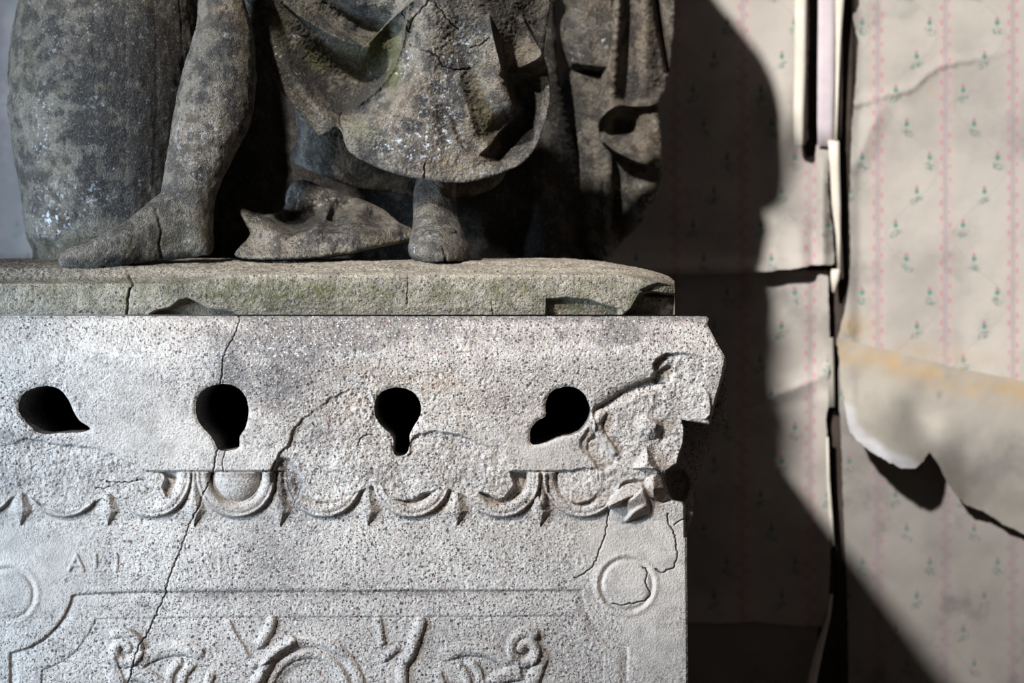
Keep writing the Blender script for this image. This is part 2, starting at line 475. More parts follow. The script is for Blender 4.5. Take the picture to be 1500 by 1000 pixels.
def paper(name, pattern=True):
    m = M(name)
    v = m.attr('wp', True); sp = m.t.nodes.new('ShaderNodeSeparateXYZ'); m.t.links.new(v, sp.inputs[0])
    x = S(m.t, sp.outputs[0]); y = S(m.t, sp.outputs[1])
    big = m.noise(5, 4, .6); med = m.noise(22, 4, .6, off=5)
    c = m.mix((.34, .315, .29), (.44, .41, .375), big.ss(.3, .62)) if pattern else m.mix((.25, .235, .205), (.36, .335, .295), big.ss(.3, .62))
    if pattern:
        wob = (m.noise(60, 2, .5, off=9)-.5)*3
        xx = x+wob
        u = ((xx-1236.5)/99).fract()*99-49.5          # 0 at a stripe
        band = u.abs().ss(17, 6)
        c = m.mix(c, (.50, .37, .36), band*.28)
        c = m.mix(c, (.30, .25, .28), (u+.2).abs().ss(5.5, 1.5)*.5)
        for o, ph in ((-6, 0), (6, .5)):
            dash = ((y/22+ph).fract()-.5).abs()*22
            e = ((u-o)*(u-o)/9+dash*dash/27)
            c = m.mix(c, (.45, .12, .17), e.ss(1.3, .3)*.42*m.noise(90, 1, .5, off=4).ss(.3, .5))
        yy = (y-8.5)/49.4; k = (yy/4).fract()*4
        row = (yy.fract()-.5)*49.4
        off = k.lt(1)*76+(1-k.lt(1))*k.lt(2)*57+(1-k.lt(2))*k.lt(3)*26+(1-k.lt(3))*42
        lean = k.lt(1)*.35+(1-k.lt(1))*k.lt(3)*-.7+(1-k.lt(3))*.7
        cell = ((xx-1286)/99).fract()*99
        dx = cell-off
        head = (dx*dx/16+row*row/22).ss(1.1, .4)
        c = m.mix(c, (.045, .21, .17), head*.8)
        tip = (dx*dx/7+(row+6)*(row+6)/9).ss(1.1, .4)
        c = m.mix(c, (.42, .13, .17), tip*.7)
        lx = dx-lean*(row-12); ly = row-13
        leaf = (lx*lx/90+ly*ly/60).ss(1.2, .2)*m.noise(260, 1, .5, off=14).ss(.42, .56)
        c = m.mix(c, (.12, .20, .17), leaf*.75)
        stem = (cell-50-38*((y/198*6.283).sin())).abs().ss(3, 1)
        c = m.mix(c, (.30, .28, .25), stem*.22)
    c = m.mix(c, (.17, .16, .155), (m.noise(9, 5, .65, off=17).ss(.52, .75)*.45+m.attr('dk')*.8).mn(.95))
    c = m.mix(c, (.40, .29, .17), m.attr('og')*m.noise(18, 4, .6, off=27).ss(.3, .6)*.85)
    c = m.mix(c, (.62, .64, .72), m.attr('wh')*.85)
    h = m.noise(300, 3, .6, off=8)*.3+m.noise(40, 4, .6, off=3)*1.2
    return m.out(c, h, .6, .0014)
paper_mat = paper('floral_wallpaper'); plain_paper = paper('paper_reverse', False)
mm = M('bare_plaster'); plaster = mm.out(mm.mix((.045, .035, .03), (.08, .062, .052), mm.noise(14, 5, .6).ss(.3, .7)), mm.noise(60, 4), .6, .003)
mm = M('pale_paper_edge'); edge_mat = mm.out(mm.mix((.62, .58, .50), (.72, .68, .60), mm.noise(20, 3).ss(.3, .7)), mm.noise(80, 3), .4, .001)
mm = M('lilac_paper_edge'); lilac_mat = mm.out(mm.mix((.52, .46, .50), (.60, .54, .58), mm.noise(20, 3).ss(.3, .7)), mm.noise(80, 3), .4, .001)
mm = M('dark_boards'); board_mat = mm.out(mm.mix((.10, .075, .06), (.17, .13, .10), mm.noise(9, 4).ss(.3, .7)), mm.noise(50, 4), .4, .002)

# ------------------------------------------------------------------ the setting
W = .90
def box(name, lo, hi, mat, parent=None, structure=True):
    x0, y0, z0 = lo; x1, y1, z1 = hi
    V = [(x, y, z) for x in (x0, x1) for y in (y0, y1) for z in (z0, z1)]
    F = [(0, 1, 3, 2), (4, 6, 7, 5), (0, 4, 5, 1), (2, 3, 7, 6), (0, 2, 6, 4), (1, 5, 7, 3)]
    o = mesh_obj(name, V, F, mat, parent, smooth=False)
    if structure and parent is None: o['kind'] = 'structure'
    return o
box('floor', (-2.6, -3.9, -.05), (1.6, W+.1, 0), board_mat)
box('wall_back', (-2.6, W+.03, 0), (1.6, W+.12, 2.9), plaster)

def sheet(name, outline, depthf, mat, label, cat, step=3, thick=.0015, attrf=None, box_=None, group=None, top=True, parent=None, kind=None):
    o = np.asarray(outline, float)
    g = Grid(o[:, 0].min()-step, o[:, 0].max()+step, o[:, 1].min()-step, o[:, 1].max()+step, step)
    dep = depthf(g)
    c = P(o[:, 0].mean(), o[:, 1].max(), dep.mean())
    at = {'dk': np.zeros(g.sh), 'og': np.zeros(g.sh), 'wh': np.zeros(g.sh)}
    if attrf: at.update(attrf(g))
    wp = np.stack([g.X, g.Y, g.X*0], -1)
    ob = relief(name, g, o, dep, mat, parent, thick=thick, back=True, attrs=at, vattrs={'wp': wp})[0]
    if parent is None:
        me = ob.data; ob.location = tuple(c)
        me.transform(__import__('mathutils').Matrix.Translation(-Vector(c)))
        if kind: ob['kind'] = kind
        ob['label'] = label; ob['category'] = cat
        if group: ob['group'] = group
    return ob

def und(g, s, a, seed): return a*fbm(g.X, g.Y, s, seed, 3)
# upper left sheet of wallpaper with a curled lower edge and torn right side
def d_ul(g):
    d = W+.012+und(g, 120, .007, 5)
    d -= .028*sstep(345, 396, g.Y)*sstep(1240, 1040, g.X)*.7+.018*sstep(370, 396, g.Y)
    d -= .026*np.exp(-((g.X-1150)/30)**2-((g.Y-175)/60)**2)           # bulge beside the shadow
    d += .016*np.exp(-((g.X-1172)/22)**2-((g.Y-225)/55)**2)
    d -= .014*np.exp(-((g.X-1165-.12*(g.Y-300))/14)**2-((g.Y-370)/40)**2)
    d -= .020*np.exp(-((g.X-1205)/10)**2)*sstep(210, 260, g.Y)
    return d
ul = poly([(-420, -420), (1184, -420), (1185, 60), (1183, 150), (1184, 205), (1176, 214), (1181, 231), (1192, 228), (1196, 212), (1206, 208),
           (1216, 206), (1216, 225), (1213, 262), (1214, 290), (1219, 330), (1222, 372), (1221, 388), (1190, 388), (1160, 394), (1100, 399), (1000, 401), (600, 402), (-420, 402)], 4, .5, 4)
def mot(g, *bl):
    t = np.zeros(g.sh)
    for x, y, rx, ry, a in bl: t += a*np.exp(-((g.X-x)/rx)**2-((g.Y-y)/ry)**2)
    return t*(.6+.6*(fbm(g.X, g.Y, 40, 77)+.4))
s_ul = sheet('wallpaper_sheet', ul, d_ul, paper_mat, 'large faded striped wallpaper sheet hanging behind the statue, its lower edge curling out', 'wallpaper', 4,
      attrf=lambda g: {'dk': np.clip(mot(g, (-60, 200, 150, 500, 1.4), (1170, 225, 26, 50, .45), (1160, 300, 50, 40, .35), (1098, 370, 12, 12, .5)), 0, 1)})  # far left greyed to imitate the light falling off there
# middle left sheet
def d_ml(g):
    d = W+.016+und(g, 110, .008, 15)
    cr, _, _, sd, _ = g.dist(curve([(1040, 612), (1100, 592), (1135, 575), (1172, 562), (1215, 540)], False, 5), 26, False, True)
    d -= .014*np.clip(1-cr/26, 0, 1)**1.5*np.where(sd > 0, 1, .6)
    d -= .012*sstep(1190, 1213, g.X)
    return d
ml = poly([(-420, 396), (1213, 396), (1215, 480), (1214, 590), (1210, 610), (1215, 700), (1217, 800), (1214, 880), (1205, 917), (1150, 915), (1100, 910), (1060, 913), (1000, 911), (-420, 912)], 4, .5, 5)
sheet('wallpaper_sheet', ml, d_ml, paper_mat, 'dingy wallpaper sheet right of the pedestal, crossed by the slanting shadow edge', 'wallpaper', 4,
      attrf=lambda g: {'dk': np.clip(mot(g, (1140, 430, 20, 14, .5), (1160, 570, 40, 30, .35), (1190, 690, 40, 50, .35), (1080, 470, 50, 90, .35)), 0, 1)})
# bottom left backing
bl_ = poly([(-420, 905), (1000, 905), (1100, 907), (1200, 909), (1195, 960), (1180, 1010), (1170, 1260), (-420, 1260)], 5, .5, 6)
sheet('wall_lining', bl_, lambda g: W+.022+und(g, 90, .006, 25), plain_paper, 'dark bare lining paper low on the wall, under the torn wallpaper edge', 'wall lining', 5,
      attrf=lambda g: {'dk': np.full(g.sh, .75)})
# right wall: comes slightly forward
def rb(g): return W-.0-.00016*(g.X-1225)
def d_ur(g):
    d = rb(g)+und(g, 100, .005, 35)-.012*sstep(1262, 1240, g.X)
    cr, _, _, sd, _ = g.dist(curve([(1245, 160), (1290, 145), (1340, 132), (1352, 118), (1385, 98), (1440, 88), (1500, 70)], False, 5), 18, False, True)
    d -= .007*np.clip(1-cr/18, 0, 1)**1.3*np.where(sd > 0, .2, 1)*sstep(1500, 1380, g.X)
    cr = g.dist(curve([(1255, 240), (1275, 190), (1290, 160)], False, 5), 24, False)
    d -= .008*np.clip(1-cr/24, 0, 1)**1.3
    return d
ur = poly([(1262, -420), (1259, 5), (1254, 20), (1248, 14), (1252, 40), (1257, 60), (1254, 120), (1248, 180), (1246, 240), (1244, 300), (1246, 360), (1244, 420), (1236, 460),
           (1228, 492), (1228, 500), (1240, 510), (1320, 528), (1420, 545), (1500, 560), (1900, 640), (1900, -420)], 4, .5, 7)
sheet('wallpaper_sheet', ur, d_ur, paper_mat, 'bright pink-striped sprigged wallpaper sheet at upper right above the peeled flap', 'wallpaper', 4,
      attrf=lambda g: {'og': np.clip(mot(g, (1250, 478, 30, 20, 1), (1340, 510, 30, 14, .6), (1420, 520, 60, 14, .4), (1362, 134, 12, 10, .4)), 0, 1)})
def d_lr(g): return rb(g)+.014+und(g, 100, .005, 45)
lr = poly([(1232, 470), (1500, 520), (1900, 600), (1900, 1260), (1245, 1260), (1242, 900), (1236, 760), (1232, 640), (1228, 560)], 4, .5, 8)
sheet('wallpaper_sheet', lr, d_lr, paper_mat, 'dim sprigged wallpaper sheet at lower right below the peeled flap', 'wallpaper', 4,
      attrf=lambda g: {'dk': np.clip(mot(g, (1370, 760, 20, 50, .3), (1420, 800, 60, 30, .25))+.62, 0, 1)})  # overall grey paints in the dimmer light low on the wall
# the peeled flap: folded down, its lower left corner curling forward
def d_fl(g):
    top = 497+(g.X-1226)*.235
    k = np.clip((g.Y-top)/110, 0, 1)
    base = rb(g)-.016-.008*k
    cu = np.exp(-((g.X-1300)/75)**2)*sstep(30, 165, g.Y-top)
    base -= .082*cu
    base += .030*np.exp(-((g.X-1345)/34)**2-((g.Y-615)/36)**2)
    base += .010*sstep(1375, 1420, g.X)*k
    base += und(g, 70, .004, 55)
    return base
fl_o = poly([(1226, 495), (1262, 503), (1320, 518), (1400, 538), (1500, 558), (1900, 640), (1900, 960), (1500, 782), (1470, 768), (1440, 748), (1412, 738), (1398, 722), (1384, 700),
             (1374, 678), (1362, 662), (1352, 676), (1340, 686), (1322, 686), (1300, 676), (1275, 660), (1255, 645), (1243, 628), (1239, 600), (1232, 560)], 3, .6, 9)
sheet('wallpaper_flap', fl_o, d_fl, plain_paper, 'peeled wallpaper flap showing its plain stained beige back, curled at the lower left', 'wallpaper', 3, .0018,
      attrf=lambda g: {'og': np.clip(1-np.abs(g.Y-(512+(g.X-1226)*.235))/34, 0, 1)*1.1,
                       'dk': np.clip(mot(g, (1252, 545, 13, 20, .6), (1254, 575, 5, 22, .6), (1345, 630, 34, 40, .45), (1470, 700, 110, 80, .7), (1400, 660, 50, 50, .4), (1376, 578, 4, 6, .9)), 0, 1),  # broad darkening at lower right paints in the weaker light
                       'wh': sstep(22, 6, g.dist(curve([(1238, 606), (1246, 632), (1275, 658), (1300, 674), (1330, 686)], False, 4), 24, False))*(.6+.4*fbm(g.X, g.Y, 14, 8))})

def rod(name, pts, w, depth, mat, label, cat, th=.006):
    """narrow upright torn strip: polyline with widths"""
    c = np.array(pts, float); V = []; F = []
    for i, (x, y, ww) in enumerate(c):
        for dx, dd in ((-ww/2, 0), (-ww/6, -.5*th), (ww/6, -th), (ww/2, -.7*th), (ww/2, .8*th), (-ww/2, .8*th)):
            V.append(P(x+dx, y, depth+dd))
        if i:
            a, b = (i-1)*6, i*6
            F += [(a+j, b+j, b+(j+1) % 6, a+(j+1) % 6) for j in range(6)]
    V = np.array(V); base = V.mean(0); base[2] = V[:, 2].min()
    # caps
    n = len(c); F += [(0, 1, 2, 3), (0, 3, 4, 5)]; k = (n-1)*6; F += [(k+3, k+2, k+1, k), (k+5, k+4, k+3, k)]
    o = mesh_obj(name, V-base, F, mat, None, smooth=False); o.location = base
    o['label'] = label; o['category'] = cat
    return o
rod('paper_strip', [(1174, -300, 20), (1173, 0, 18), (1172, 100, 17), (1170, 160, 16), (1171, 212, 15)], 0, W-.020, edge_mat, 'bright cream curled paper edge, leftmost upright strip at the top of the corner', 'paper strip', .012)
rod('paper_strip', [(1212, -300, 26), (1211, 0, 25), (1210, 100, 25), (1209, 180, 24), (1210, 214, 24)], 0, W+.004, lilac_mat, 'lilac-white paper strip beside the dark slot at the top of the corner', 'paper strip', .004)
rod('paper_strip', [(1233, -300, 12), (1230, 0, 13), (1228, 60, 8), (1226, 140, 5), (1224, 205, 6)], 0, W-.003, edge_mat, 'thin cream paper edge narrowing downwards right of the lilac strip', 'paper strip', .006)
rod('paper_strip', [(1221, 206, 16), (1223, 250, 14), (1225, 300, 13), (1228, 345, 7), (1229, 394, 5)], 0, W-.002, edge_mat, 'pale paper strip ending in a point right of the curling sheet', 'paper strip', .005)
rod('paper_strip', [(1224, 394, 14), (1223, 410, 12), (1221, 428, 4)], 0, W-.002, edge_mat, 'small pale torn paper scrap in the corner slot', 'paper strip', .004)
rod('paper_strip', [(1216, 494, 9), (1217, 540, 10), (1219, 596, 10)], 0, W+.004, plain_paper, 'tan paper sliver inside the corner slot beside the flap', 'paper strip', .004)
rod('paper_strip', [(1212, 640, 3), (1213, 700, 5), (1217, 760, 6), (1221, 800, 4)], 0, W-.002, edge_mat, 'thin pale wire-like paper edge low in the corner slot', 'paper strip', .004)
rod('wooden_stick', [(1218, 870, 4), (1213, 905, 6), (1203, 940, 10), (1192, 985, 13), (1184, 1030, 13), (1170, 1110, 13)], 0, W-.02, edge_mat, 'pale stick leaning into the dark corner at the foot of the wall', 'stick', .008)
rod('corner_batten', [(1238, -300, 26), (1238, 200, 24), (1232, 460, 22), (1226, 600, 20), (1230, 800, 18), (1240, 1000, 18), (1244, 1250, 18)], 0, W+.028, plaster, 'dark exposed batten behind the slot between the wallpaper sheets', 'batten', .004)

# ------------------------------------------------------------------ the pedestal
ped = thing('pedestal', 'pale weathered carved stone pedestal with four dark holes under the statue', 'pedestal', (-.28, .35, 0))
PB = 1330                                            # row of the pedestal's foot, below the frame
g = Grid(-92, 1068, 460, 1012, 1.0)
X, Y = g.X, g.Y
right = [(1034, 463), (1038, 466), (1036, 476), (1045, 492), (1052, 506), (1059, 517), (1063, 526), (1064, 560), (1064, 612), (1060, 628), (1050, 632), (1042, 633),
         (1041, 656), (1033, 668), (1027, 688), (1021, 708), (1015, 720), (1017, 742), (1012, 765), (1006, 784), (1006, 830), (1007, 900), (1008, 1010)]
out_p = np.concatenate([poly([(-90, 463)]+right+[(-75, 1010), (-75, 780), (-90, 690)], 3)])
H = [curve(h, True, 2, .35, i+3) for i, h in enumerate([
    [(27, 598), (33, 578), (48, 569), (68, 565), (86, 569), (99, 583), (108, 602), (117, 616), (132, 627), (118, 633), (90, 634), (62, 635), (46, 626), (32, 610)],
    [(287, 604), (289, 582), (302, 568), (325, 562), (345, 566), (358, 578), (364, 598), (361, 622), (352, 638), (349, 655), (335, 660), (320, 658), (310, 640), (294, 622)],
    [(548, 602), (551, 583), (562, 572), (580, 567), (600, 571), (613, 584), (617, 602), (610, 619), (601, 633), (600, 650), (597, 662), (588, 668), (577, 664), (575, 640), (561, 626), (552, 614)],
    [(777, 648), (777, 630), (786, 617), (799, 609), (799, 594), (804, 578), (816, 569), (835, 566), (852, 573), (862, 588), (865, 605), (858, 622), (845, 634), (820, 640), (800, 648), (786, 651)]])]
prof = np.interp(Y, [460, 463, 467, 472, 508, 521, 536, 565, 600, 640, 680, 688, 692, 700, 730, 752, 762, 780, 1010],
                    [-34, -37, -41, -44, -56, -58, -56, -47, -37, -30, -24, -23, -15, -11, -8, -3, 0, 0, 0])
prof = prof+1.6*fbm(X, Y, 90, 200, 3)
lab = np.zeros(g.sh, int)           # 0 body, 1 cornice, then pieces
lab[Y < 690] = 1
names = {0: 'body', 1: 'cornice'}
plab = {}
nid = [10]
def new(name, mask, parent_lab=None, label=None):
    nid[0] += 1; L = nid[0]; lab[mask] = L; names[L] = name if parent_lab is None else (name, parent_lab)
    if label: plab[L] = label
    return L
z = -prof                                           # height towards the viewer (mm)
# egg-and-dart band -------------------------------------------------
cents = [-34, 93, 220, 346, 474, 601, 728, 853]
full = {220: .45, 346: 1.0, 728: .5, 853: .6}
band = np.zeros(g.sh)
rings = []
for i, cx in enumerate(cents):
    cx += [0, 0, 2, 0, 0, 2, 6, 0][i]
    ey = np.where(Y > 697, (Y-697)/60., (Y-697)/400.)
    e = np.hypot((X-cx)/57., ey)                 # shell, outer
    ins_b = (Y > 691) & (Y < 770) & (np.abs(X-cx) < 70)
    ring = np.clip(1-((e-.83)/.19)**2, 0, 1)**.6*ins_b
    e2 = np.hypot((X-cx)/37., np.where(Y > 700, (Y-700)/38., (Y-700)/60.))
    egg = np.sqrt(np.clip(1-e2**2, 0, 1))*ins_b
    gap = sstep(1.0, .9, e)*ins_b
    rings.append((cx, e, ring, egg, ins_b, e2))
    band = np.maximum(band, ring*15)
    z = z-7*gap
z = z+band
for i, (cx, e, ring, egg, ins_b, e2) in enumerate(rings):
    c0 = cents[i]
    if c0 == 346: z = z-8*sstep(.70, .62, e)*ins_b+egg*27
    elif c0 in (853, 728): z = z-5*sstep(.70, .62, e)*ins_b+sstep(0, .6, egg)*8*(1 if c0 == 853 else .6)
# darts between shells
darts = []
for i in range(len(cents)-1):
    cx = (rings[i][0]+rings[i+1][0])/2
    if i == 6: cx = 791
    t = (Y-690)/76.
    wdt = np.interp(Y, [690, 715, 732, 748, 769], [6, 7, 11, 19, 0])
    k = np.clip(1-np.abs(X-cx)/np.maximum(wdt, .1), 0, 1)*((Y > 691) & (Y < 771))
    z = z+np.minimum(k*1.3, 1)*8*np.interp(Y, [690, 730, 750, 770], [.7, .8, 1, .5])
    darts.append((cx, k))
z = z+5*g.ridge(curve([(784, 692), (785, 725), (790, 742)], False), 5)+5*g.ridge(curve([(798, 692), (797, 725), (793, 742)], False), 5)
# lower panel: sunk frame --------------------------------------------
fo_ = curve([(845, 864), (600, 865), (300, 866), (190, 867), (120, 870), (106, 872)], False, 4)
corner = curve([(106, 872), (101, 888), (90, 908), (68, 932), (44, 947), (15, 956)], False, 3)
outer = np.concatenate([[(854, 862)], fo_[:-1][0:], corner, [(14, 1012)], [(920, 1012)], [(920, 946)], curve([(920, 946), (893, 936), (872, 915), (860, 893), (854, 864)], False, 3)])
ci = curve([(141, 906), (133, 922), (120, 942), (98, 964), (62, 982)], False, 3)
inner = np.concatenate([[(832, 902)], [(600, 903)], [(300, 904)], ci, [(60, 1012)], [(884, 1012)], [(884, 962)], curve([(884, 962), (862, 950), (845, 930), (832, 904)], False, 3)])
so = g.sd(outer, 14); si = g.sd(inner, 14)
wear = .55+.45*sstep(430, 60, X)                   # crisper at the left
z = z-3.6*sstep(-1.5, 2.5, so)*wear+2.4*sstep(3, 16, so)-1.8*sstep(-1, 1.5, si)
z = z-1.5*np.exp(-((so-1)/2.4)**2)*wear-1.0*np.exp(-(si/1.4)**2)
lab[(so > 0)] = new('panel_frame', so > 0)
lab[(si > 0)] = new('panel_field', si > 0)
FIELD = nid[0]
# medallions
for cx, cy, r in ((918, 856, 38), (12, 870, 38)):
    dd = np.hypot(X-cx, Y-cy)
    z = z+1.6*np.exp(-((dd-r-6)/4)**2)-2.0*np.exp(-((dd-r+.5)/3)**2)+.8*sstep(r-1, r-8, dd)
    new('medallion', dd < r+9)
# scroll ornament in the panel
def strokes(name, lines, w, h, tap=True, flat=False):
    global z
    for ln in lines:
        t = g.ridge(curve(ln, False, 3), w, tap)
        z = z+t*h
        new(name, t > .08, FIELD)
for sgn, cx0 in ((1, 0), (-1, 0)):
    mx = (lambda x: x) if sgn == 1 else (lambda x: 951-x)
    th = np.linspace(0, 2*np.pi*1.25, 22)
    r_ = 26-18*(th/th[-1])
    spx, spy = mx(181)+sgn*np.cos(th+math.pi*.35)*-r_, 952-np.sin(th+math.pi*.35)*r_
    strokes('scroll', [list(zip(spx, spy))], 8.5, 9, False)
    strokes('scroll_leaf', [[(mx(158), 962), (mx(166), 985), (mx(178), 1012)], [(mx(200), 972), (mx(215), 962), (mx(240), 952), (mx(272), 950), (mx(300), 958)],
                            [(mx(186), 985), (mx(215), 990), (mx(240), 1008)]], 11, 6)
    strokes('scroll_leaf', [[(mx(262), 970), (mx(250), 985), (mx(246), 1012)], [(mx(282), 972), (mx(268), 990), (mx(266), 1012)], [(mx(310), 985), (mx(300), 1012)]], 6.5, 5)
strokes('leaf_spray', [[(398, 909), (392, 925), (380, 942)]], 8, 8, False)
strokes('leaf_spray', [[(427, 938), (408, 950), (392, 962), (372, 972)]], 7.5, 9, False)
strokes('leaf_spray', [[(332, 908), (343, 930), (354, 948), (364, 965)]], 5, 4)
strokes('leaf_spray', [[(392, 975), (382, 990), (370, 1010)]], 10, 9, False)
strokes('leaf_spray', [[(616, 912), (608, 935), (600, 958), (590, 972), (588, 1000)]], 9, 8, False)
strokes('leaf_spray', [[(553, 905), (556, 920), (560, 945)], [(582, 948), (570, 958), (560, 965)]], 6, 5)
dd = np.hypot(X-452, (Y-1015))
z = z+5*np.clip(1-((dd-76)/9)**2, 0, 1)+5*np.clip(1-((dd-57)/7)**2, 0, 1)-3*sstep(48, 40, dd)
new('central_rosette', (np.abs(dd-66) < 20) | (dd < 50), FIELD)
# worn raised letters of the inscription
LET = []
def glyph(x, y, s):
    return [[(x+a, y+b) for a, b in q] for q in s]
A_ = [[(0, 22), (11, 0)], [(11, 0), (21, 22)], [(4, 15), (18, 15)]]; L_ = [[(0, 0), (0, 22)], [(0, 22), (12, 22)]]
T_ = [[(0, 0), (14, 0)], [(7, 0), (7, 22)]]; E_ = [[(0, 0), (0, 22)], [(0, 0), (11, 0)], [(0, 11), (9, 11)], [(0, 22), (11, 22)]]
I_ = [[(0, 0), (0, 22)]]; P_ = [[(0, 22), (0, 0), (9, 1), (11, 6), (9, 11), (0, 12)]]; R_ = P_+[[(4, 12), (12, 22)]]
C_ = [[(13, 3), (7, 0), (1, 6), (0, 12), (3, 19), (8, 22), (13, 19)]]; G_ = C_+[[(13, 19), (13, 12), (9, 12)]]; D_ = [[(0, 0), (0, 22), (8, 20), (12, 11), (8, 2), (0, 0)]]
for x, s, a in ((101, A_, 1.8), (140, L_, 1.5), (171, I_, 1.5), (196, T_, .7), (228, [], 0), (226, I_, .7), (250, P_, .6), (272, A_, .6), (296, G_, .8), (322, P_, .9),
                (596, I_, .4), (640, A_, .5), (676, I_, .4), (800, E_, .7), (822, C_, .7), (846, D_, .5)):
    t = np.zeros(g.sh)
    for q in glyph(x, 813 if x < 500 else 811, s):
        t = np.maximum(t, g.ridge(np.array(q, float), 2.9, False))
    z = z+t*a*1.25
    if x < 175 and s: new('letter', (t > .1))
# grooves above the panel
z = z+.8*np.exp(-((Y-862)/4)**2)*sstep(70, 110, X)*sstep(870, 840, X)
# ridge shading line along the cornice
# broken scars ---------------------------------------------------------
rough = 3.6*fbm(X, Y, 44, 300, 5, .6)+2.2*np.abs(fbm(X, Y, 15, 310, 3))*-1+.9*fbm(X, Y, 5, 320, 2)
def scar(pts, level, soft=3.5, amp=1., name=None, label=None, seed=1):
    global z
    p = curve(pts, True, 4, 1.2, seed); m = g.mask(p, soft)
    lv = level(X, Y) if callable(level) else level
    z = lerp(z, lv+rough*amp, m)
    if name:
        keep_ = (m > .5)
        new(name, keep_, None, label)
    return m
zb = z.copy()
# left scar
scar([(-95, 640), (0, 652), (40, 642), (80, 650), (135, 656), (180, 672), (215, 690), (240, 694), (238, 712), (246, 735), (225, 742), (205, 738), (180, 735), (160, 722), (150, 730), (120, 743), (90, 747),
      (60, 740), (36, 722), (20, 728), (-10, 744), (-95, 742)],
     lambda x, y: np.interp(y, [640, 690, 745], [27, 18, 11]), 3.5, 1., 'broken_patch', 'rough broken patch of moulding at the left', 2)
# middle scar
scar([(405, 672), (424, 648), (430, 628), (460, 602), (490, 580), (528, 566), (545, 580), (548, 606), (560, 632), (576, 645), (580, 668), (600, 664), (606, 640), (640, 632), (680, 640), (705, 650), (735, 655),
      (742, 672), (748, 692), (752, 712), (735, 730), (706, 722), (690, 726), (668, 722), (650, 716), (625, 722), (600, 733), (570, 728), (556, 712), (535, 716), (520, 722), (492, 736), (462, 734), (441, 722), (432, 700), (418, 690)],
     lambda x, y: np.interp(y, [560, 600, 640, 700, 740], [44, 34, 26, 18, 12])+4*np.exp(-((x-520)/30)**2), 3.5, 1.1, 'broken_patch', 'rough broken patch around the third hole', 3)
pit = g.mask(curve([(402, 680), (420, 672), (436, 690), (441, 712), (432, 732), (412, 730), (400, 712)], True, 3, .8, 5), 9)
z = z-16*pit*(.6+.4*fbm(X, Y, 14, 66))
# right scar
lvl = lambda x, y: np.interp(y, [515, 560, 620, 690, 730], [50, 41, 29, 20, 12])+np.interp(x, [860, 940, 1000, 1045], [0, 0, 3, 13])
scar([(868, 600), (885, 590), (905, 576), (925, 566), (946, 556), (960, 550), (957, 535), (968, 522), (985, 517), (1010, 519), (1030, 522), (1032, 540), (1030, 560), (1040, 585), (1038, 612), (1004, 615), (1000, 650), (992, 678),
      (976, 692), (966, 700), (945, 702), (915, 706), (893, 728), (885, 740), (872, 742), (866, 735), (878, 700), (868, 672), (858, 650), (872, 628)],
     lvl, 3.0, 1.25, 'broken_patch', 'large rough fractured patch at the right corner', 4)
z = z-7*g.mask(curve([(955, 552), (968, 540), (983, 535), (985, 552), (978, 562), (962, 562)], True, 3, .6, 6), 3)
z = z-6*np.exp(-(g.dist(curve([(880, 596), (905, 580), (930, 568), (958, 560)], False, 4), 16, False)/9)**2)
# egg of the last shell: rough disc in its ring
scar([(816, 694), (835, 690), (868, 686), (880, 700), (876, 722), (860, 735), (838, 736), (822, 722)], 17, 4, 1.0, None, None, 7)
# ridge beside the fourth hole
z = z+8*g.ridge(curve([(886, 600), (877, 612), (876, 628), (886, 645), (903, 668)], False, 3), 7)
z = z-5*g.mask(curve([(862, 628), (876, 640), (890, 660), (902, 676), (884, 690), (866, 672), (850, 652)], True, 3, .8, 8), 6)
# broken bud, small pyramid, leaves at the corner
def facet(cx, cy, pts, top, apex=None):
    global z
    p = np.array(pts, float); ax, ay = apex or (cx, cy)
    h = np.full(g.sh, 1e9)
    inside_ = g.inside(poly(pts, 3))
    for i in range(len(p)):
        a, b = p[i], p[(i+1) % len(p)]; n_ = np.array([-(b-a)[1], (b-a)[0]]); n_ = n_/np.linalg.norm(n_)
        d_ = (X-a[0])*n_[0]+(Y-a[1])*n_[1]; d0 = (ax-a[0])*n_[0]+(ay-a[1])*n_[1]
        h = np.minimum(h, d_/d0)
    h = np.clip(h, 0, 1)*inside_
    z = np.where(inside_, np.maximum(z, z+top*np.minimum(h*1.5, 1)), z)
    return inside_
k1 = facet(948, 622, [(928, 612), (944, 606), (962, 612), (973, 624), (966, 642), (948, 646), (930, 636)], 14, (956, 620)); new('broken_bud', k1)
k2 = facet(945, 672, [(947, 652), (968, 690), (924, 686)], 18, (950, 684)); new('pyramid_bud', k2)
LW = g.mask(poly([(890, 738), (912, 710), (944, 704), (940, 716), (925, 728), (905, 738), (894, 746)]), 2)
z = lerp(z, 8+np.clip((Y-704)*.75, 0, 26), LW)
lf = g.mask(poly([(892, 744), (908, 737), (926, 728), (942, 714), (950, 732), (952, 750), (930, 758), (908, 768), (896, 758)]), 3)
z = lerp(z, 30-np.clip((Y-722)*.62, 0, 28)-np.abs(X-925)*.2, lf)
new('corner_leaf', (LW > .5) | (lf > .5))
lf2 = g.mask(poly([(944, 703), (955, 695), (972, 690), (974, 708), (978, 722), (984, 733), (972, 736), (952, 728), (946, 715)]), 3)
z = lerp(z, 30-np.abs(X-957)*.9-np.clip((Y-715)*.9, 0, 30), lf2)
new('corner_leaf', lf2 > .5)
z = z+6*g.ridge(curve([(918, 762), (932, 748), (945, 742)], False, 3), 4)
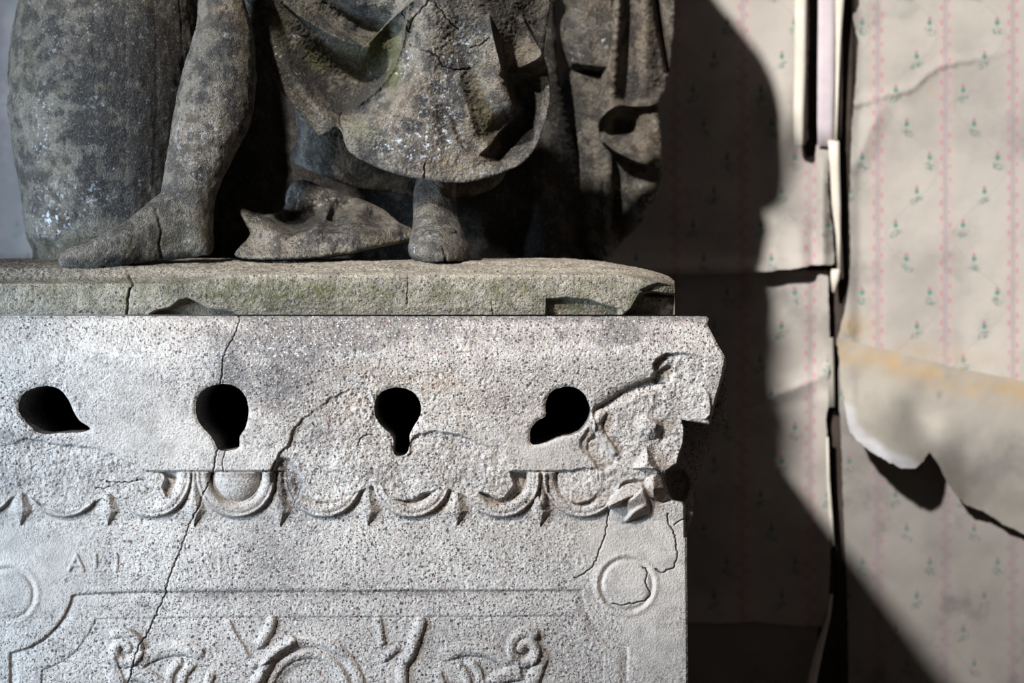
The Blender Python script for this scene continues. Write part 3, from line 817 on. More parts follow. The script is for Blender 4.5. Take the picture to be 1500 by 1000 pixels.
# deep broken side beyond the corner
bev = g.mask(poly([(1063, 526), (1057, 556), (1050, 580), (1045, 600), (1041, 614), (1040, 622), (1000, 616), (1003, 628), (1001, 650), (994, 672), (992, 680), (976, 690), (973, 700), (978, 718), (985, 731), (1000, 735), (1003, 740),
                   (1003, 760), (1003, 786), (1030, 790), (1075, 700), (1075, 530)]), 2.5)
dep_side = np.interp(Y, [526, 620, 640, 700, 790], [-20, -25, -60, -75, -30])+2.0*rough
dep_side = dep_side-16*g.mask(curve([(980, 700), (1000, 690), (1008, 712), (998, 732), (984, 726)], True, 3), 8)
z = lerp(z, dep_side, bev)
new('broken_side', bev > .5)
# chamfer worn on the upper right arris
z = z-2.6*sstep(3, 0, g.sd(out_p, 8))*(np.abs(Y-463) > 0)
# water-worn corner leaves: soften the cut facets
ii, jj = slice(int(686-g.y0), int(776-g.y0)), slice(int(884-g.x0), int(992-g.x0))
zz = z[ii, jj].copy()
for _ in range(5):
    zz[1:-1, 1:-1] = (zz[1:-1, 1:-1]*2+zz[:-2, 1:-1]+zz[2:, 1:-1]+zz[1:-1, :-2]+zz[1:-1, 2:])/6
mk = np.clip(LW+lf+lf2, 0, 1)[ii, jj]; z[ii, jj] = lerp(z[ii, jj], zz, mk)
# cracks
CR = np.zeros(g.sh)
for i, (ln, w_) in enumerate([
    ([(351, 463), (346, 485), (336, 505), (327, 525), (326, 545), (322, 563)], 1.3),
    ([(320, 658), (315, 675), (313, 690), (305, 710), (296, 726), (292, 742), (284, 756), (275, 775), (262, 812), (250, 840), (241, 872), (228, 900), (215, 930), (204, 945), (192, 985), (186, 1010)], 1.5),
    ([(978, 752), (979, 764), (986, 778), (990, 790), (991, 803), (993, 815), (988, 828), (980, 835), (966, 837), (960, 832)], 1.6),
    ([(941, 830), (948, 836), (946, 850), (949, 862), (951, 874), (940, 880), (922, 884), (910, 886), (897, 884)], 1.5),
    ([(893, 742), (890, 765), (886, 785), (878, 805), (870, 826), (855, 840), (842, 847)], 1.2),
    ([(988, 768), (998, 762), (1006, 760)], 1.2), ([(430, 740), (436, 728), (441, 712)], 1.0),
    ([(385, 690), (398, 686), (404, 676)], 1.2), ([(328, 690), (326, 672), (330, 660)], .9),
    ([(545, 636), (530, 640), (524, 655)], 1.3), ([(155, 706), (185, 706), (210, 702)], 1.5), ([(140, 716), (165, 712)], 1.0)]):
    CR = np.maximum(CR, g.crack(ln, w_*.7, i+1))
z = z-4.5*CR
# pits: little pock marks scattered where the skin is lost
smooth_map = np.clip(mot(g, (50, 820, 90, 90, 1.2), (20, 520, 140, 30, .4), (930, 800, 80, 90, 1.2), (970, 900, 60, 140, .9), (240, 640, 110, 50, .9), (180, 560, 90, 60, .5), (350, 720, 60, 50, .9), (800, 660, 80, 40, .9), (620, 520, 200, 12, .0)), 0, 1)
smooth_map = np.clip(smooth_map*1.2, 0, 1)
rs = np.random.RandomState(8)
pits = np.zeros(g.sh)
for n_, rad, amp in ((5200, 1.5, 1.0), (900, 2.3, 1.6)):
    xs_ = rs.uniform(-90, 1060, n_); ys_ = rs.uniform(466, 1008, n_)
    for a, b in zip(xs_, ys_):
        i0, i1, j0, j1 = g.box((a, b), (a, b), rad+2)
        q = np.hypot(X[i0:i1, j0:j1]-a, Y[i0:i1, j0:j1]-b)
        pits[i0:i1, j0:j1] = np.maximum(pits[i0:i1, j0:j1], amp*np.clip(1.15-q/rad, 0, 1))
fade = 1-smooth_map*.9
z = z-1.0*pits*fade
z = z+(.55*vnoise(X/3.1, Y/3.1, 71)+.35*vnoise(X/1.7, Y/1.7, 72))*(.25+.75*fade)
# hole lips
for h in H:
    dh = g.dist(h, 8); z = z-3.0*np.clip(1-dh/7, 0, 1)**2
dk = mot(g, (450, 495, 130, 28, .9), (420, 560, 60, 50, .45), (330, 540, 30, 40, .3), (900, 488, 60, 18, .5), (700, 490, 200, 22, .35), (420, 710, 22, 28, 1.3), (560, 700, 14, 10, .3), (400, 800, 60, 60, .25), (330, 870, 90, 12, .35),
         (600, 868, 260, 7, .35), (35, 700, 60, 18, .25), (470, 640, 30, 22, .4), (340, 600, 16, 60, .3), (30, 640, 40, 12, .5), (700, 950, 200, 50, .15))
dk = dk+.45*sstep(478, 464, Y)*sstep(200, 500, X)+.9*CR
wh = mot(g, (622, 478, 7, 9, 2.0), (641, 478, 5, 7, 2.0), (405, 515, 16, 8, 1.6), (440, 519, 6, 5, 1.3), (990, 640, 30, 20, .0), (700, 690, 25, 14, .5), (905, 720, 20, 16, .5), (150, 515, 150, 24, .75), (870, 512, 90, 10, .8), (1030, 570, 22, 40, .4),
         (60, 690, 80, 30, .3), (955, 606, 22, 12, .6))  # besides crust, paints bluish light at the left and highlights on the right scar
og = mot(g, (600, 585, 230, 60, .45), (760, 720, 160, 60, .25), (500, 480, 200, 14, .4), (350, 735, 30, 10, .5), (480, 738, 40, 8, .6), (610, 742, 50, 7, .7), (730, 738, 30, 7, .5), (850, 735, 25, 10, .4), (950, 715, 20, 18, .9), (560, 540, 160, 20, .25), (445, 600, 60, 30, .25), (960, 690, 14, 6, .9), (640, 560, 120, 14, .3))
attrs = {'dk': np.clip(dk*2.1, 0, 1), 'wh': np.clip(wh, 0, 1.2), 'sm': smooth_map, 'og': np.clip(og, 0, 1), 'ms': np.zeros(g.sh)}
# which shell / egg / dart each cell of the band belongs to
for i, (cx, e, ring, egg, ins_b, e2) in enumerate(rings):
    ok = ((lab == 0) | (lab == 1)) & ins_b
    new('shell_moulding', ok & (e <= 1.0) & (e2 > 1))
    if cents[i] in (346, 853, 728, 220): new('egg', ok & (e2 <= 1))
for cx, k in darts: new('dart', ((lab == 0)) & (k > .05))
present = set(np.unique(lab))
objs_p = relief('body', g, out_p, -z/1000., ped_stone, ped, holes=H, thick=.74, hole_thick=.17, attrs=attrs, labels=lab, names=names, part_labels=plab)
# the plain lower part of the block, below the frame
zb_ = P(0, 1010, 0)[2]
xl, xr = P(-75, 0, 0)[0], P(1008, 0, 0)[0]
box('back_slab', (P(-91, 0, -.04)[0], .66, 0.05), (P(1034, 0, -.04)[0], .735, P(0, 464, -.04)[2]), ped_stone, ped)
box('lower_block', (xl-.002, .0, .09), (xr-.001, .73, zb_+.001), ped_stone, ped)
box('foot_plinth', (xl-.03, -.03, 0), (xr+.03, .74, .09), ped_stone, ped)

# ------------------------------------------------------------------ the statue
st = thing('statue', 'lichened seated stone figure in draped robe beside a barrel, seen from the knees down', 'statue', (-.28, .2, P(0, 461, 0)[2]))
# base slab: front face, rounded arris, sloping top
zt, z0 = P(0, 402, -.04)[2], P(0, 461, -.04)[2]+.0005
nx_ = 1080
prof_pts = [(-.030, z0), (-.036, z0+.010), (-.040, z0+.030), (-.040, zt-.006), (-.037, zt-.001), (-.028, zt+.002), (.02, zt+.012), (.10, zt+.022), (.25, zt+.030), (.45, zt+.033), (.60, zt+.030)]
seg = []
for (a, b), (c, d_) in zip(prof_pts[:-1], prof_pts[1:]):
    n = max(2, int(math.hypot(c-a, d_-b)/(.0011 if a < .1 else .004)))
    seg += [(a+(c-a)*i/n, b+(d_-b)*i/n) for i in range(n)]
seg.append(prof_pts[-1]); seg = np.array(seg)
for _ in range(1): seg[1:-1] = (seg[:-2]+2*seg[1:-1]+seg[2:])/4
yv = seg[:, 0]
xr_ = np.interp(yv, [-.04, 0, .05, .12, .25, .45, .60], [.2375, .238, .232, .215, .18, .150, .12])
U = np.linspace(0, 1, nx_)
Xg = -.90+(xr_[:, None]+.90)*U[None, :]
Yg = np.repeat(yv[:, None], nx_, 1); Zg = np.repeat(seg[:, 1][:, None], nx_, 1)
sg = (D+Yg)/D/1000; PX = Xg/sg+750; PY = R0-(Zg-CZ)/sg
frontm = sstep(.0, -.03, Yg)
left = sstep(340, 260, PX)*sstep(zt-.02, zt-.004, Zg)
Zg = Zg-.012*left*sstep(.03, -.03, Yg)                     # the arris lies lower at the left
Zg = Zg-.022*sstep(.24, .9, (Xg-.0)/np.maximum(xr_[:, None], .1)-.35)*sstep(-.01, .2, Yg)*0
ed = (xr_[:, None]-Xg)
Zg = Zg-.016*np.clip(1-ed/.10, 0, 1)**1.6*sstep(z0+.03, zt, Zg)
Yg = Yg+.012*np.clip(1-ed/.03, 0, 1)**2*frontm
def pm(pts, soft):
    p = np.array(pts, float); ins = np.zeros(PX.shape, bool); dmin = np.full(PX.shape, 1e9)
    for i in range(len(p)):
        a, b = p[i], p[(i+1) % len(p)]
        c_ = (a[1] > PY) != (b[1] > PY)
        with np.errstate(all='ignore'): xc = a[0]+(PY-a[1])*(b[0]-a[0])/(b[1]-a[1]+1e-12)
        ins ^= c_ & (PX < xc)
        e = b-a; t = np.clip(((PX-a[0])*e[0]+(PY-a[1])*e[1])/(e@e), 0, 1)
        dmin = np.minimum(dmin, np.hypot(PX-a[0]-t*e[0], PY-a[1]-t*e[1]))
    return sstep(-soft/2, soft/2, np.where(ins, dmin, -dmin))
Yg = Yg+.030*frontm*pm([(205, 470), (228, 455), (250, 450), (262, 440), (275, 437), (290, 444), (305, 453), (340, 457), (360, 470)], 3)
Yg = Yg+.016*frontm*pm([(800, 470), (801, 438), (830, 436), (868, 440), (882, 447), (905, 452), (905, 470)], 3)
Yg = Yg+.034*frontm*pm([(905, 470), (925, 452), (938, 430), (955, 427), (995, 432), (1000, 470)], 4)
Yg = Yg+.010*frontm*pm([(940, 425), (965, 405), (1000, 398), (1000, 432), (950, 432)], 8)
def segcrack(pts, w):
    d = np.full(PX.shape, 9.); p = curve(pts, False, 4)+np.random.RandomState(4).randn(len(curve(pts, False, 4)), 2)*.6
    for a, b in zip(p[:-1], p[1:]):
        e = b-a; t = np.clip(((PX-a[0])*e[0]+(PY-a[1])*e[1])/(e@e), 0, 1)
        d = np.minimum(d, np.hypot(PX-a[0]-t*e[0], PY-a[1]-t*e[1]))
    return np.clip(1.2-d/w, 0, 1)
cr1 = segcrack([(189, 396), (195, 404), (190, 425), (186, 445), (186, 465)], 1.7)
cr2 = segcrack([(598, 400), (597, 430), (597, 445)], 1.2)+segcrack([(720, 440), (722, 460)], 1.0)
Yg = Yg+.008*cr1+.003*cr2
ns = fbm(Xg*1000, (Zg-Yg)*1000, 34, 500, 5, .6)*.0022+vnoise(Xg*1000/4, (Zg-Yg*1)*1000/4, 510)*.0007
Yg = Yg-ns*frontm; Zg = Zg+ns*(1-frontm)
V = np.stack([Xg, Yg, Zg], -1).reshape(-1, 3); R_n = len(seg)
idx = np.arange(R_n*nx_).reshape(R_n, nx_)
F = np.stack([idx[:-1, :-1], idx[:-1, 1:], idx[1:, 1:], idx[1:, :-1]], -1).reshape(-1, 4)
# right side, back and underside
side = idx[:, -1]; sb = V[side].copy(); sb[:, 2] = z0; off = len(V)
V = np.concatenate([V, sb]); F2 = [(side[i], off+i, off+i+1, side[i+1]) for i in range(R_n-1)]
bk = idx[-1, ::20]; off2 = len(V); bb = V[bk].copy(); bb[:, 2] = z0; V = np.concatenate([V, bb])
F2 += [(bk[i+1], bk[i], off2+i, off2+i+1) for i in range(len(bk)-1)]
F = np.concatenate([F, np.array(F2)])
px_, py_ = unP(V)
def stains(px, py, bl, seed=90, sc=26):
    t = np.zeros(len(px))
    for x, y, rx, ry, a in bl: t += a*np.exp(-((px-x)/rx)**2-((py-y)/ry)**2)
    return np.clip(t*(.75+.7*fbm(px, py, sc, seed, 4)), 0, 1.3)
mesh_obj('base_slab', V, F, slab_stone, st, {
    'ms': .3*sstep(402, 410, py_)+stains(px_, py_, [(330, 430, 70, 20, .6), (120, 430, 90, 18, .35), (430, 425, 110, 18, .6), (620, 430, 120, 16, .35), (860, 445, 60, 12, .7), (740, 420, 60, 12, .4), (970, 440, 30, 18, .6)]),
    'dk': np.clip(.3*sstep(401, 408, py_)*sstep(0, 300, px_)+stains(px_, py_, [(380, 430, 90, 22, .65), (960, 440, 34, 20, .5), (280, 425, 40, 16, .4), (480, 440, 80, 15, .5)])+np.r_[cr1.ravel(), np.zeros(len(V)-cr1.size)]*.8, 0, 1),  # front face: moss and grime, plus painted shade below the lit top
    'wh': stains(px_, py_, [(250, 385, 120, 8, .35), (560, 392, 90, 8, .3)]),
    'og': stains(px_, py_, [(50, 420, 30, 8, .8), (500, 455, 300, 5, .6), (870, 452, 20, 6, .8)]),
    'sm': stains(px_, py_, [(60, 425, 60, 20, .3)])})

def statue_attr(ms=(), dk=(), wh=(), og=(), sm=()):
    return lambda px, py, v: {'ms': stains(px, py, ms, 91), 'dk': stains(px, py, dk, 92), 'wh': stains(px, py, wh, 93, 12), 'og': stains(px, py, og, 94), 'sm': stains(px, py, sm, 95)}

# barrel ---------------------------------------------------------------
bar = interp_rings([(-420, 95, 250), (-300, 78, 262), (-100, 50, 278), (0, 31, 290), (50, 21, 296), (100, 15, 298), (126, 16, 298), (133, 19, 297), (142, 15, 298), (180, 17, 296), (230, 22, 292), (280, 30, 285), (330, 38, 276), (350, 40, 274), (362, 47, 270), (392, 48, 268)], 260)
dc = .27; s_ = (D+dc)/D
me_b = loft([(P((a+b)/2, r, dc), ((b-a)/2000*s_, 0, 0), (0, (b-a)/2000*s_*.92, 0)) for r, a, b in bar], 'barrel', 160)
def barrel_post(px, py, v, n):
    d = -.004*sstep(6, 0, np.abs(py-300-18*np.cos((px-120)/60)))*0
    a = np.arctan2(v[:, 1]-dc, v[:, 0]-P(160, 0, dc)[0])
    d += -.0012*np.clip(1-np.abs(((a*9/math.pi) % 1)-.5)/.06, 0, 1)      # faint stave joints
    d += .003*np.clip(1-np.abs(py-(322+10*np.sin((px-90)/50)))/22, 0, 1)
    return d
sculpt('barrel', [me_b], stat_stone, st, .0032, 3, ((.0035, 60, 600), (.0016, 16, 610), (.0011, 7, 615)), statue_attr(
    dk=[(240, 120, 60, 160, 1.0), (180, 90, 90, 110, .9), (150, 200, 60, 60, .6), (230, 220, 50, 60, .8), (180, 310, 60, 16, .9), (60, 60, 20, 60, .3)],  # shade on the barrel's right side painted in with the stains
    wh=[(80, 322, 26, 12, 1.1), (70, 340, 20, 10, .9), (140, 150, 14, 10, .8), (110, 290, 60, 30, .5), (60, 190, 14, 60, .6), (80, 60, 20, 30, .35), (215, 55, 20, 20, .2)],
    ms=[(90, 360, 60, 18, .8), (40, 100, 20, 60, .3)], og=[(80, 260, 20, 60, .4)], sm=[(60, 240, 30, 110, .7)]), barrel_post)

# viewer's-left leg and shoe -------------------------------------------
leg = interp_rings([(-160, 286, 356, .06), (-60, 289, 356, .07), (0, 290, 358, .078), (30, 289, 366, .082), (60, 283, 372, .085), (100, 270, 375, .088), (150, 258, 372, .088), (185, 252, 364, .086), (220, 247, 347, .083),
                    (250, 242, 331, .080), (280, 237, 319, .078), (305, 234, 313, .077), (335, 236, 311, .076), (360, 240, 309, .075)], 70)
rl = []
for r, a, b, dc_ in leg:
    s_ = (D+dc_)/D; rl.append((P((a+b)/2, r, dc_), ((b-a)/2000*s_, 0, 0), (0, (b-a)/2000*s_*.95, 0)))
shoe = interp_rings([(86, 379, 384, .004, .030), (89, 372, 390, .014, .028), (98, 366, 392, .022, .026), (120, 356, 392.5, .030, .026), (150, 343, 392, .036, .032), (180, 326, 390, .038, .040), (205, 307, 387, .038, .050), (230, 287, 384, .037, .060), (258, 268, 380, .036, .068),
                     (285, 290, 376, .035, .074), (300, 318, 374, .031, .076), (309, 335, 373, .020, .078), (312, 345, 368, .008, .078)], 90)
rs_ = []
for x, t_, b_, hw, dc_ in shoe:
    s_ = (D+dc_)/D; rs_.append((P(x, (t_+b_)/2, dc_), (0, 0, (b_-t_)/2000*s_), (0, hw, 0)))
def cl(pts, px, py, w):
    p = curve(pts, False, 5)+np.random.RandomState(2).randn(len(curve(pts, False, 5)), 2)*.7; d = np.full(len(px), 9.)
    for a, b in zip(p[:-1], p[1:]):
        e = b-a; t = np.clip(((px-a[0])*e[0]+(py-a[1])*e[1])/(e@e), 0, 1)
        d = np.minimum(d, np.hypot(px-a[0]-t*e[0], py-a[1]-t*e[1]))
    return np.clip(1.2-d/w, 0, 1)
leg_attr = statue_attr(
    dk=[(330, 90, 22, 60, .7), (350, 170, 22, 60, .6), (300, 130, 20, 50, .3), (200, 384, 60, 6, .9), (290, 350, 14, 20, .4)],
    wh=[(300, 200, 50, 50, .5), (300, 260, 30, 20, .35), (130, 352, 30, 14, .35)],
    ms=[(250, 360, 60, 16, .4), (300, 310, 30, 40, .35), (365, 60, 16, 60, .5)], og=[(330, 25, 30, 26, .7), (300, 190, 60, 60, .35), (100, 370, 30, 20, .3)], sm=[(325, 15, 40, 32, 1.2)])
sculpt('leg', [loft(rl, 'leg'), loft(rs_, 'shoe')], stat_stone, st, .0024, 14, ((.0018, 40, 620), (.0012, 11, 630), (.0009, 6, 635)), leg_attr,
    lambda px, py, v, n: -.006*cl([(228, 305), (232, 320), (236, 340), (234, 362), (238, 378)], px, py, 1.5)-.005*cl([(288, 43), (305, 48), (322, 56), (345, 58)], px, py, 1.4)-.004*cl([(335, 10), (322, 30), (318, 45)], px, py, 1.2))

# the other foot, pointing at the viewer -------------------------------
ft = interp_rings([(170, 612, 668, .26, .045), (262, 609, 668, .25, .045), (295, 605, 668, .235, .05), (318, 606, 671, .21, .055), (335, 605, 676, .18, .064), (350, 601, 682, .155, .076), (364, 599, 687, .14, .082), (376, 602, 690, .135, .084), (385, 610, 690, .135, .080)], 60)
rf = []
for r, a, b, dc_, hd in ft:
    s_ = (D+dc_)/D; rf.append((P((a+b)/2, r, dc_), ((b-a)/2000*s_, 0, 0), (0, hd, 0)))
sculpt('foot', [loft(rf, 'foot')], stat_stone, st, .0024, 8, ((.0022, 34, 640), (.0012, 10, 650), (.0008, 6, 655)), statue_attr(
    dk=[(660, 372, 26, 12, .8), (640, 300, 40, 26, .7)], wh=[(608, 368, 5, 6, 1.6), (640, 335, 30, 14, .4)], og=[(640, 270, 30, 20, .5)], ms=[(620, 310, 20, 14, .4)]),  # dk over the ankle paints in the shadow of the hem
    lambda px, py, v, n: -.003*cl([(612, 352), (640, 344), (670, 340)], px, py, 2)-.004*cl([(650, 362), (655, 375), (652, 384)], px, py, 2.4))

# robe -------------------------------------------------------------------
def cloth(name, outline, lines, step=1.2, beta=1.5, thick=.012, roundw=9, roundd=.008, lumps=(.0026, .0011), extra=None, at=None, seed=700, every=11, label=None):
    o = np.asarray(outline, float)
    g_ = Grid(o[:, 0].min()-2, o[:, 0].max()+2, o[:, 1].min()-2, o[:, 1].max()+2, step)
    d_ = tps(lines, g_.X, g_.Y, beta, every)/1000.
    sd_ = g_.sd(o, roundw+1)
    t_ = np.clip(1-np.maximum(sd_, 0)/roundw, 0, 1)
    d_ = d_+roundd*(1-np.sqrt(np.clip(1-t_**2, 0, 1)))
    d_ = d_+lumps[0]*fbm(g_.X, g_.Y, 26, seed, 5, .6)+lumps[1]*vnoise(g_.X/3, g_.Y/3, seed+9)
    if extra is not None: d_ = extra(g_, d_)
    a_ = {k: v.reshape(g_.sh) for k, v in (at or statue_attr())(g_.X.ravel(), g_.Y.ravel(), None).items()}
    ob = relief(name, g_, o, d_, stat_stone, st, thick=thick, back=True, attrs=a_)[0]
    if label: ob['label'] = label
    return ob

robe_o = curve([(345, -70), (350, -10), (358, 28), (366, 52), (384, 88), (404, 122), (432, 158), (452, 180), (468, 198), (480, 194), (492, 187), (500, 192), (506, 212), (514, 224), (532, 235), (560, 248), (600, 259),
                (640, 265), (674, 267), (705, 262), (742, 250), (768, 236), (786, 212), (799, 176), (806, 135), (803, 104), (797, 80), (801, 40), (806, 0), (790, -40), (750, -80), (690, -105), (600, -112), (480, -100), (400, -85)], True, 3, .3, 5)
def robe_x(g_, d_):
    # crisp lips of the folds: the bright curved edge round the hollow, and the smaller one above it
    for ln, w_, h_, sgn, fall in (([(600, 8), (594, 40), (588, 70), (576, 100), (556, 128), (532, 148), (512, 160), (502, 166)], 20, .030, -1, 3),
                            ([(607, 0), (590, 14), (570, 32), (553, 50), (538, 66)], 13, .020, -1, 2.5),
                            ([(402, -10), (432, 18), (470, 42), (502, 58), (530, 67), (540, 68)], 15, .009, -1, 5),
                            ([(716, 20), (724, 60), (736, 105), (746, 140), (757, 162)], 18, .020, 1, 4),
                            ([(757, 162), (744, 180), (728, 198), (716, 214), (700, 226)], 14, .018, 1, 4),
                            ([(656, 168), (662, 194), (672, 214), (688, 228), (710, 234), (732, 234)], 20, .009, 1, 9),
                            ([(760, 100), (776, 92), (793, 80), (784, 62), (772, 40), (762, 22)], 14, .022, -1, 4),
                            ([(669, 104), (680, 140), (692, 182), (697, 199)], 18, .005, 1, 9)):
        d0, _, _, sd_, par = g_.dist(curve(ln, False, 3), w_, False, True)
        fade_ = np.clip(np.minimum(par, 1-par)*9, 0, 1)
        k = np.where(sd_*sgn > 0, np.clip(1-d0/w_, 0, 1)**2.2, 1-sstep(0, 1, d0/fall))
        d_ = d_-h_*k*fade_
    for ln, w_ in (([(600, 48), (604, 30), (622, 10), (632, 1), (648, 18), (664, 38), (672, 44)], 1.3), ([(600, 66), (615, 74), (632, 78), (645, 88), (653, 99), (672, 102), (690, 100)], 1.5), ([(688, 70), (704, 66), (716, 56)], 1.2),
                   ([(588, 16), (594, 30), (597, 46)], 1.0), ([(500, 165), (498, 178), (503, 192)], 1.8), ([(622, 240), (622, 262)], 1.2)):
        d_ = d_+.006*g_.crack(ln, w_, 7)
    return d_
robe_l = [
    [(342, -80, 150), (358, 20, 150), (384, 80, 150), (420, 138, 148), (450, 172, 145), (472, 194, 142)],
    [(372, -80, 138), (382, 10, 138), (404, 62, 136), (436, 118, 133), (466, 158, 130), (486, 178, 132)],
    [(396, 10, 150), (424, 60, 172), (452, 98, 190), (482, 132, 200), (506, 156, 190)],
    [(400, -80, 118), (408, -4, 116), (440, 24, 118), (480, 46, 122), (520, 64, 130), (540, 70, 134)],
    [(446, 60, 165), (490, 86, 172), (530, 92, 176), (560, 74, 170), (578, 48, 158)],
    [(500, 124, 204), (530, 122, 202), (556, 104, 192), (572, 84, 180)],
    [(440, -60, 135), (466, -4, 138), (496, 24, 166), (522, 44, 176), (540, 50, 170), (556, 36, 162)],
    [(470, -80, 112), (500, -8, 112), (530, 8, 116), (560, 8, 118), (585, -4, 108)],
    [(520, -60, 140), (550, -22, 135), (590, -40, 100)],
    [(600, -80, 56), (612, -10, 62), (618, 40, 70), (616, 90, 84), (598, 130, 98), (570, 160, 110), (536, 180, 122), (508, 188, 130)],
    [(640, -80, 46), (645, -20, 54), (648, 40, 70), (645, 100, 84), (640, 160, 96), (630, 215, 108), (625, 255, 120)],
    [(560, 200, 120), (545, 230, 126)], [(590, 240, 120), (600, 256, 126)],
    [(668, 40, 84), (676, 90, 98), (668, 104, 92), (678, 140, 96), (688, 176, 102), (697, 200, 114)],
    [(692, 110, 108), (704, 150, 118), (712, 190, 124), (714, 210, 126)],
    [(652, 170, 108), (658, 200, 116), (672, 222, 124), (694, 238, 124)],
    [(690, -80, 66), (698, 0, 80), (708, 40, 88), (722, 80, 96), (736, 120, 104), (750, 156, 112)],
    [(672, 256, 122), (710, 252, 122), (745, 243, 126), (768, 230, 132)],
    [(728, 222, 175), (748, 200, 196), (765, 180, 200), (776, 140, 200), (768, 118, 196)],
    [(786, 208, 146), (798, 172, 150), (803, 138, 155), (798, 104, 165)],
    [(745, 20, 122), (756, 60, 134), (752, 96, 150), (744, 112, 160), (758, 140, 178)],
    [(776, 70, 132), (790, 80, 136), (762, 98, 140)],
    [(720, -80, 92), (730, 0, 110)], [(770, -60, 150), (784, 0, 176), (788, 40, 180)], [(804, -60, 180), (805, 20, 178), (800, 60, 176)]]
cloth('robe', robe_o, robe_l, 1.1, 1.35, .014, 8, .007, extra=robe_x, at=statue_attr(
    ms=[(490, 82, 60, 18, 1.6), (560, 75, 24, 36, 1.6), (530, 100, 30, 14, 1.4), (575, 100, 14, 26, .9), (410, 60, 16, 40, .8), (430, 20, 30, 20, .6), (520, 185, 26, 14, 1.0), (540, 205, 30, 10, .5), (700, 130, 14, 60, .6), (712, 180, 20, 30, .6), (590, 40, 10, 20, .6), (700, 240, 60, 12, .3), (740, 40, 30, 40, .3)],
    dk=[(440, 90, 34, 34, 1.3), (470, 125, 26, 20, 1.2), (515, 145, 30, 18, 1.4), (550, 115, 20, 20, 1.0), (505, 155, 22, 12, 1.2), (530, 40, 34, 16, 1.0), (400, 90, 26, 40, .6), (380, 20, 16, 40, .6), (520, 20, 60, 20, .5), (640, 150, 28, 40, .7), (670, 110, 14, 50, .7), (560, 225, 40, 16, .4), (760, 190, 40, 50, .9), (785, 30, 20, 60, .8), (690, 60, 22, 60, .5), (600, 190, 20, 12, .5), (740, 30, 30, 40, .6)],  # shade in the fold hollow painted in along with the grime
    wh=[(632, 180, 34, 40, .75), (590, 215, 36, 20, .7), (640, 215, 50, 18, .75), (672, 70, 34, 40, .6), (598, 85, 6, 26, 1.0), (586, 108, 6, 10, 1.1), (700, 245, 22, 10, .6), (436, 55, 8, 8, 1.2), (438, 108, 8, 8, .8), (405, 80, 10, 5, .8), (660, 130, 20, 30, .4), (720, 60, 10, 20, .5)],
    og=[(620, 150, 50, 50, .7), (700, 180, 30, 50, .9), (740, 80, 40, 40, .6), (650, 240, 60, 16, .6), (470, 150, 30, 20, .3), (560, 180, 30, 16, .4)], sm=[(575, 125, 10, 30, .6)]), seed=700)

cloth('underskirt', curve([(420, 120), (432, 160), (434, 205), (424, 232), (440, 243), (475, 258), (512, 272), (560, 280), (620, 288), (700, 284), (740, 250), (700, 190), (560, 130)], True, 3, .3, 6),
      [[(430, 160, 290), (432, 200, 300), (426, 230, 305)], [(452, 180, 275), (465, 215, 271), (480, 250, 275)], [(520, 220, 280), (530, 250, 280), (540, 272, 287)], [(600, 240, 290), (620, 284, 297)], [(700, 240, 310), (700, 282, 315)], [(560, 150, 290)]],
      1.5, 1.5, .012, 8, .008, at=statue_attr(dk=[(500, 255, 40, 20, .4), (600, 270, 60, 20, .7)], wh=[(450, 240, 40, 14, .3)], ms=[(560, 260, 60, 14, .4)]), seed=720)

# the heap of cloth between the feet
heap_o = curve([(353, 304), (372, 311), (398, 313), (416, 304), (419, 284), (428, 268), (444, 263), (468, 271), (492, 280), (510, 288), (530, 292), (560, 306), (584, 325), (604, 336), (604, 350), (550, 363), (480, 376), (400, 380), (346, 376), (352, 360), (362, 350), (366, 341), (360, 328), (353, 314)], True, 2, .4, 7)
cloth('fallen_drapery', heap_o, [
    [(353, 305, 125), (372, 320, 112), (398, 334, 102), (424, 346, 98), (446, 342, 104), (464, 328, 122), (480, 314, 150)],
    [(372, 314, 136), (398, 318, 156), (424, 324, 230), (446, 324, 236), (462, 316, 225)],
    [(400, 314, 160), (418, 308, 240)],
    [(424, 290, 250), (446, 280, 222), (470, 286, 226), (492, 292, 238), (506, 294, 246)],
    [(440, 300, 215), (466, 304, 220)], [(430, 308, 226)],
    [(480, 326, 150), (500, 320, 165), (520, 312, 185), (534, 300, 210)],
    [(486, 314, 225), (504, 306, 245), (516, 302, 245)],
    [(354, 372, 78), (400, 376, 66), (470, 372, 72), (540, 360, 105), (598, 346, 165)],
    [(362, 350, 104), (400, 356, 86), (460, 356, 86), (520, 346, 100), (560, 340, 135), (582, 330, 160)],
    [(545, 318, 205), (560, 322, 195), (575, 322, 195)]], 1.2, 1.4, .06, 7, .012,
    at=statue_attr(wh=[(450, 290, 30, 18, .9), (490, 295, 18, 8, 1.3), (375, 324, 10, 6, 1.4), (500, 325, 10, 5, .9)], dk=[(440, 322, 30, 12, .9), (500, 340, 60, 12, .5)], og=[(400, 360, 60, 14, .4)], sm=[(445, 335, 40, 6, .5)]), seed=740)  # wh on the ball paints in dim bluish light

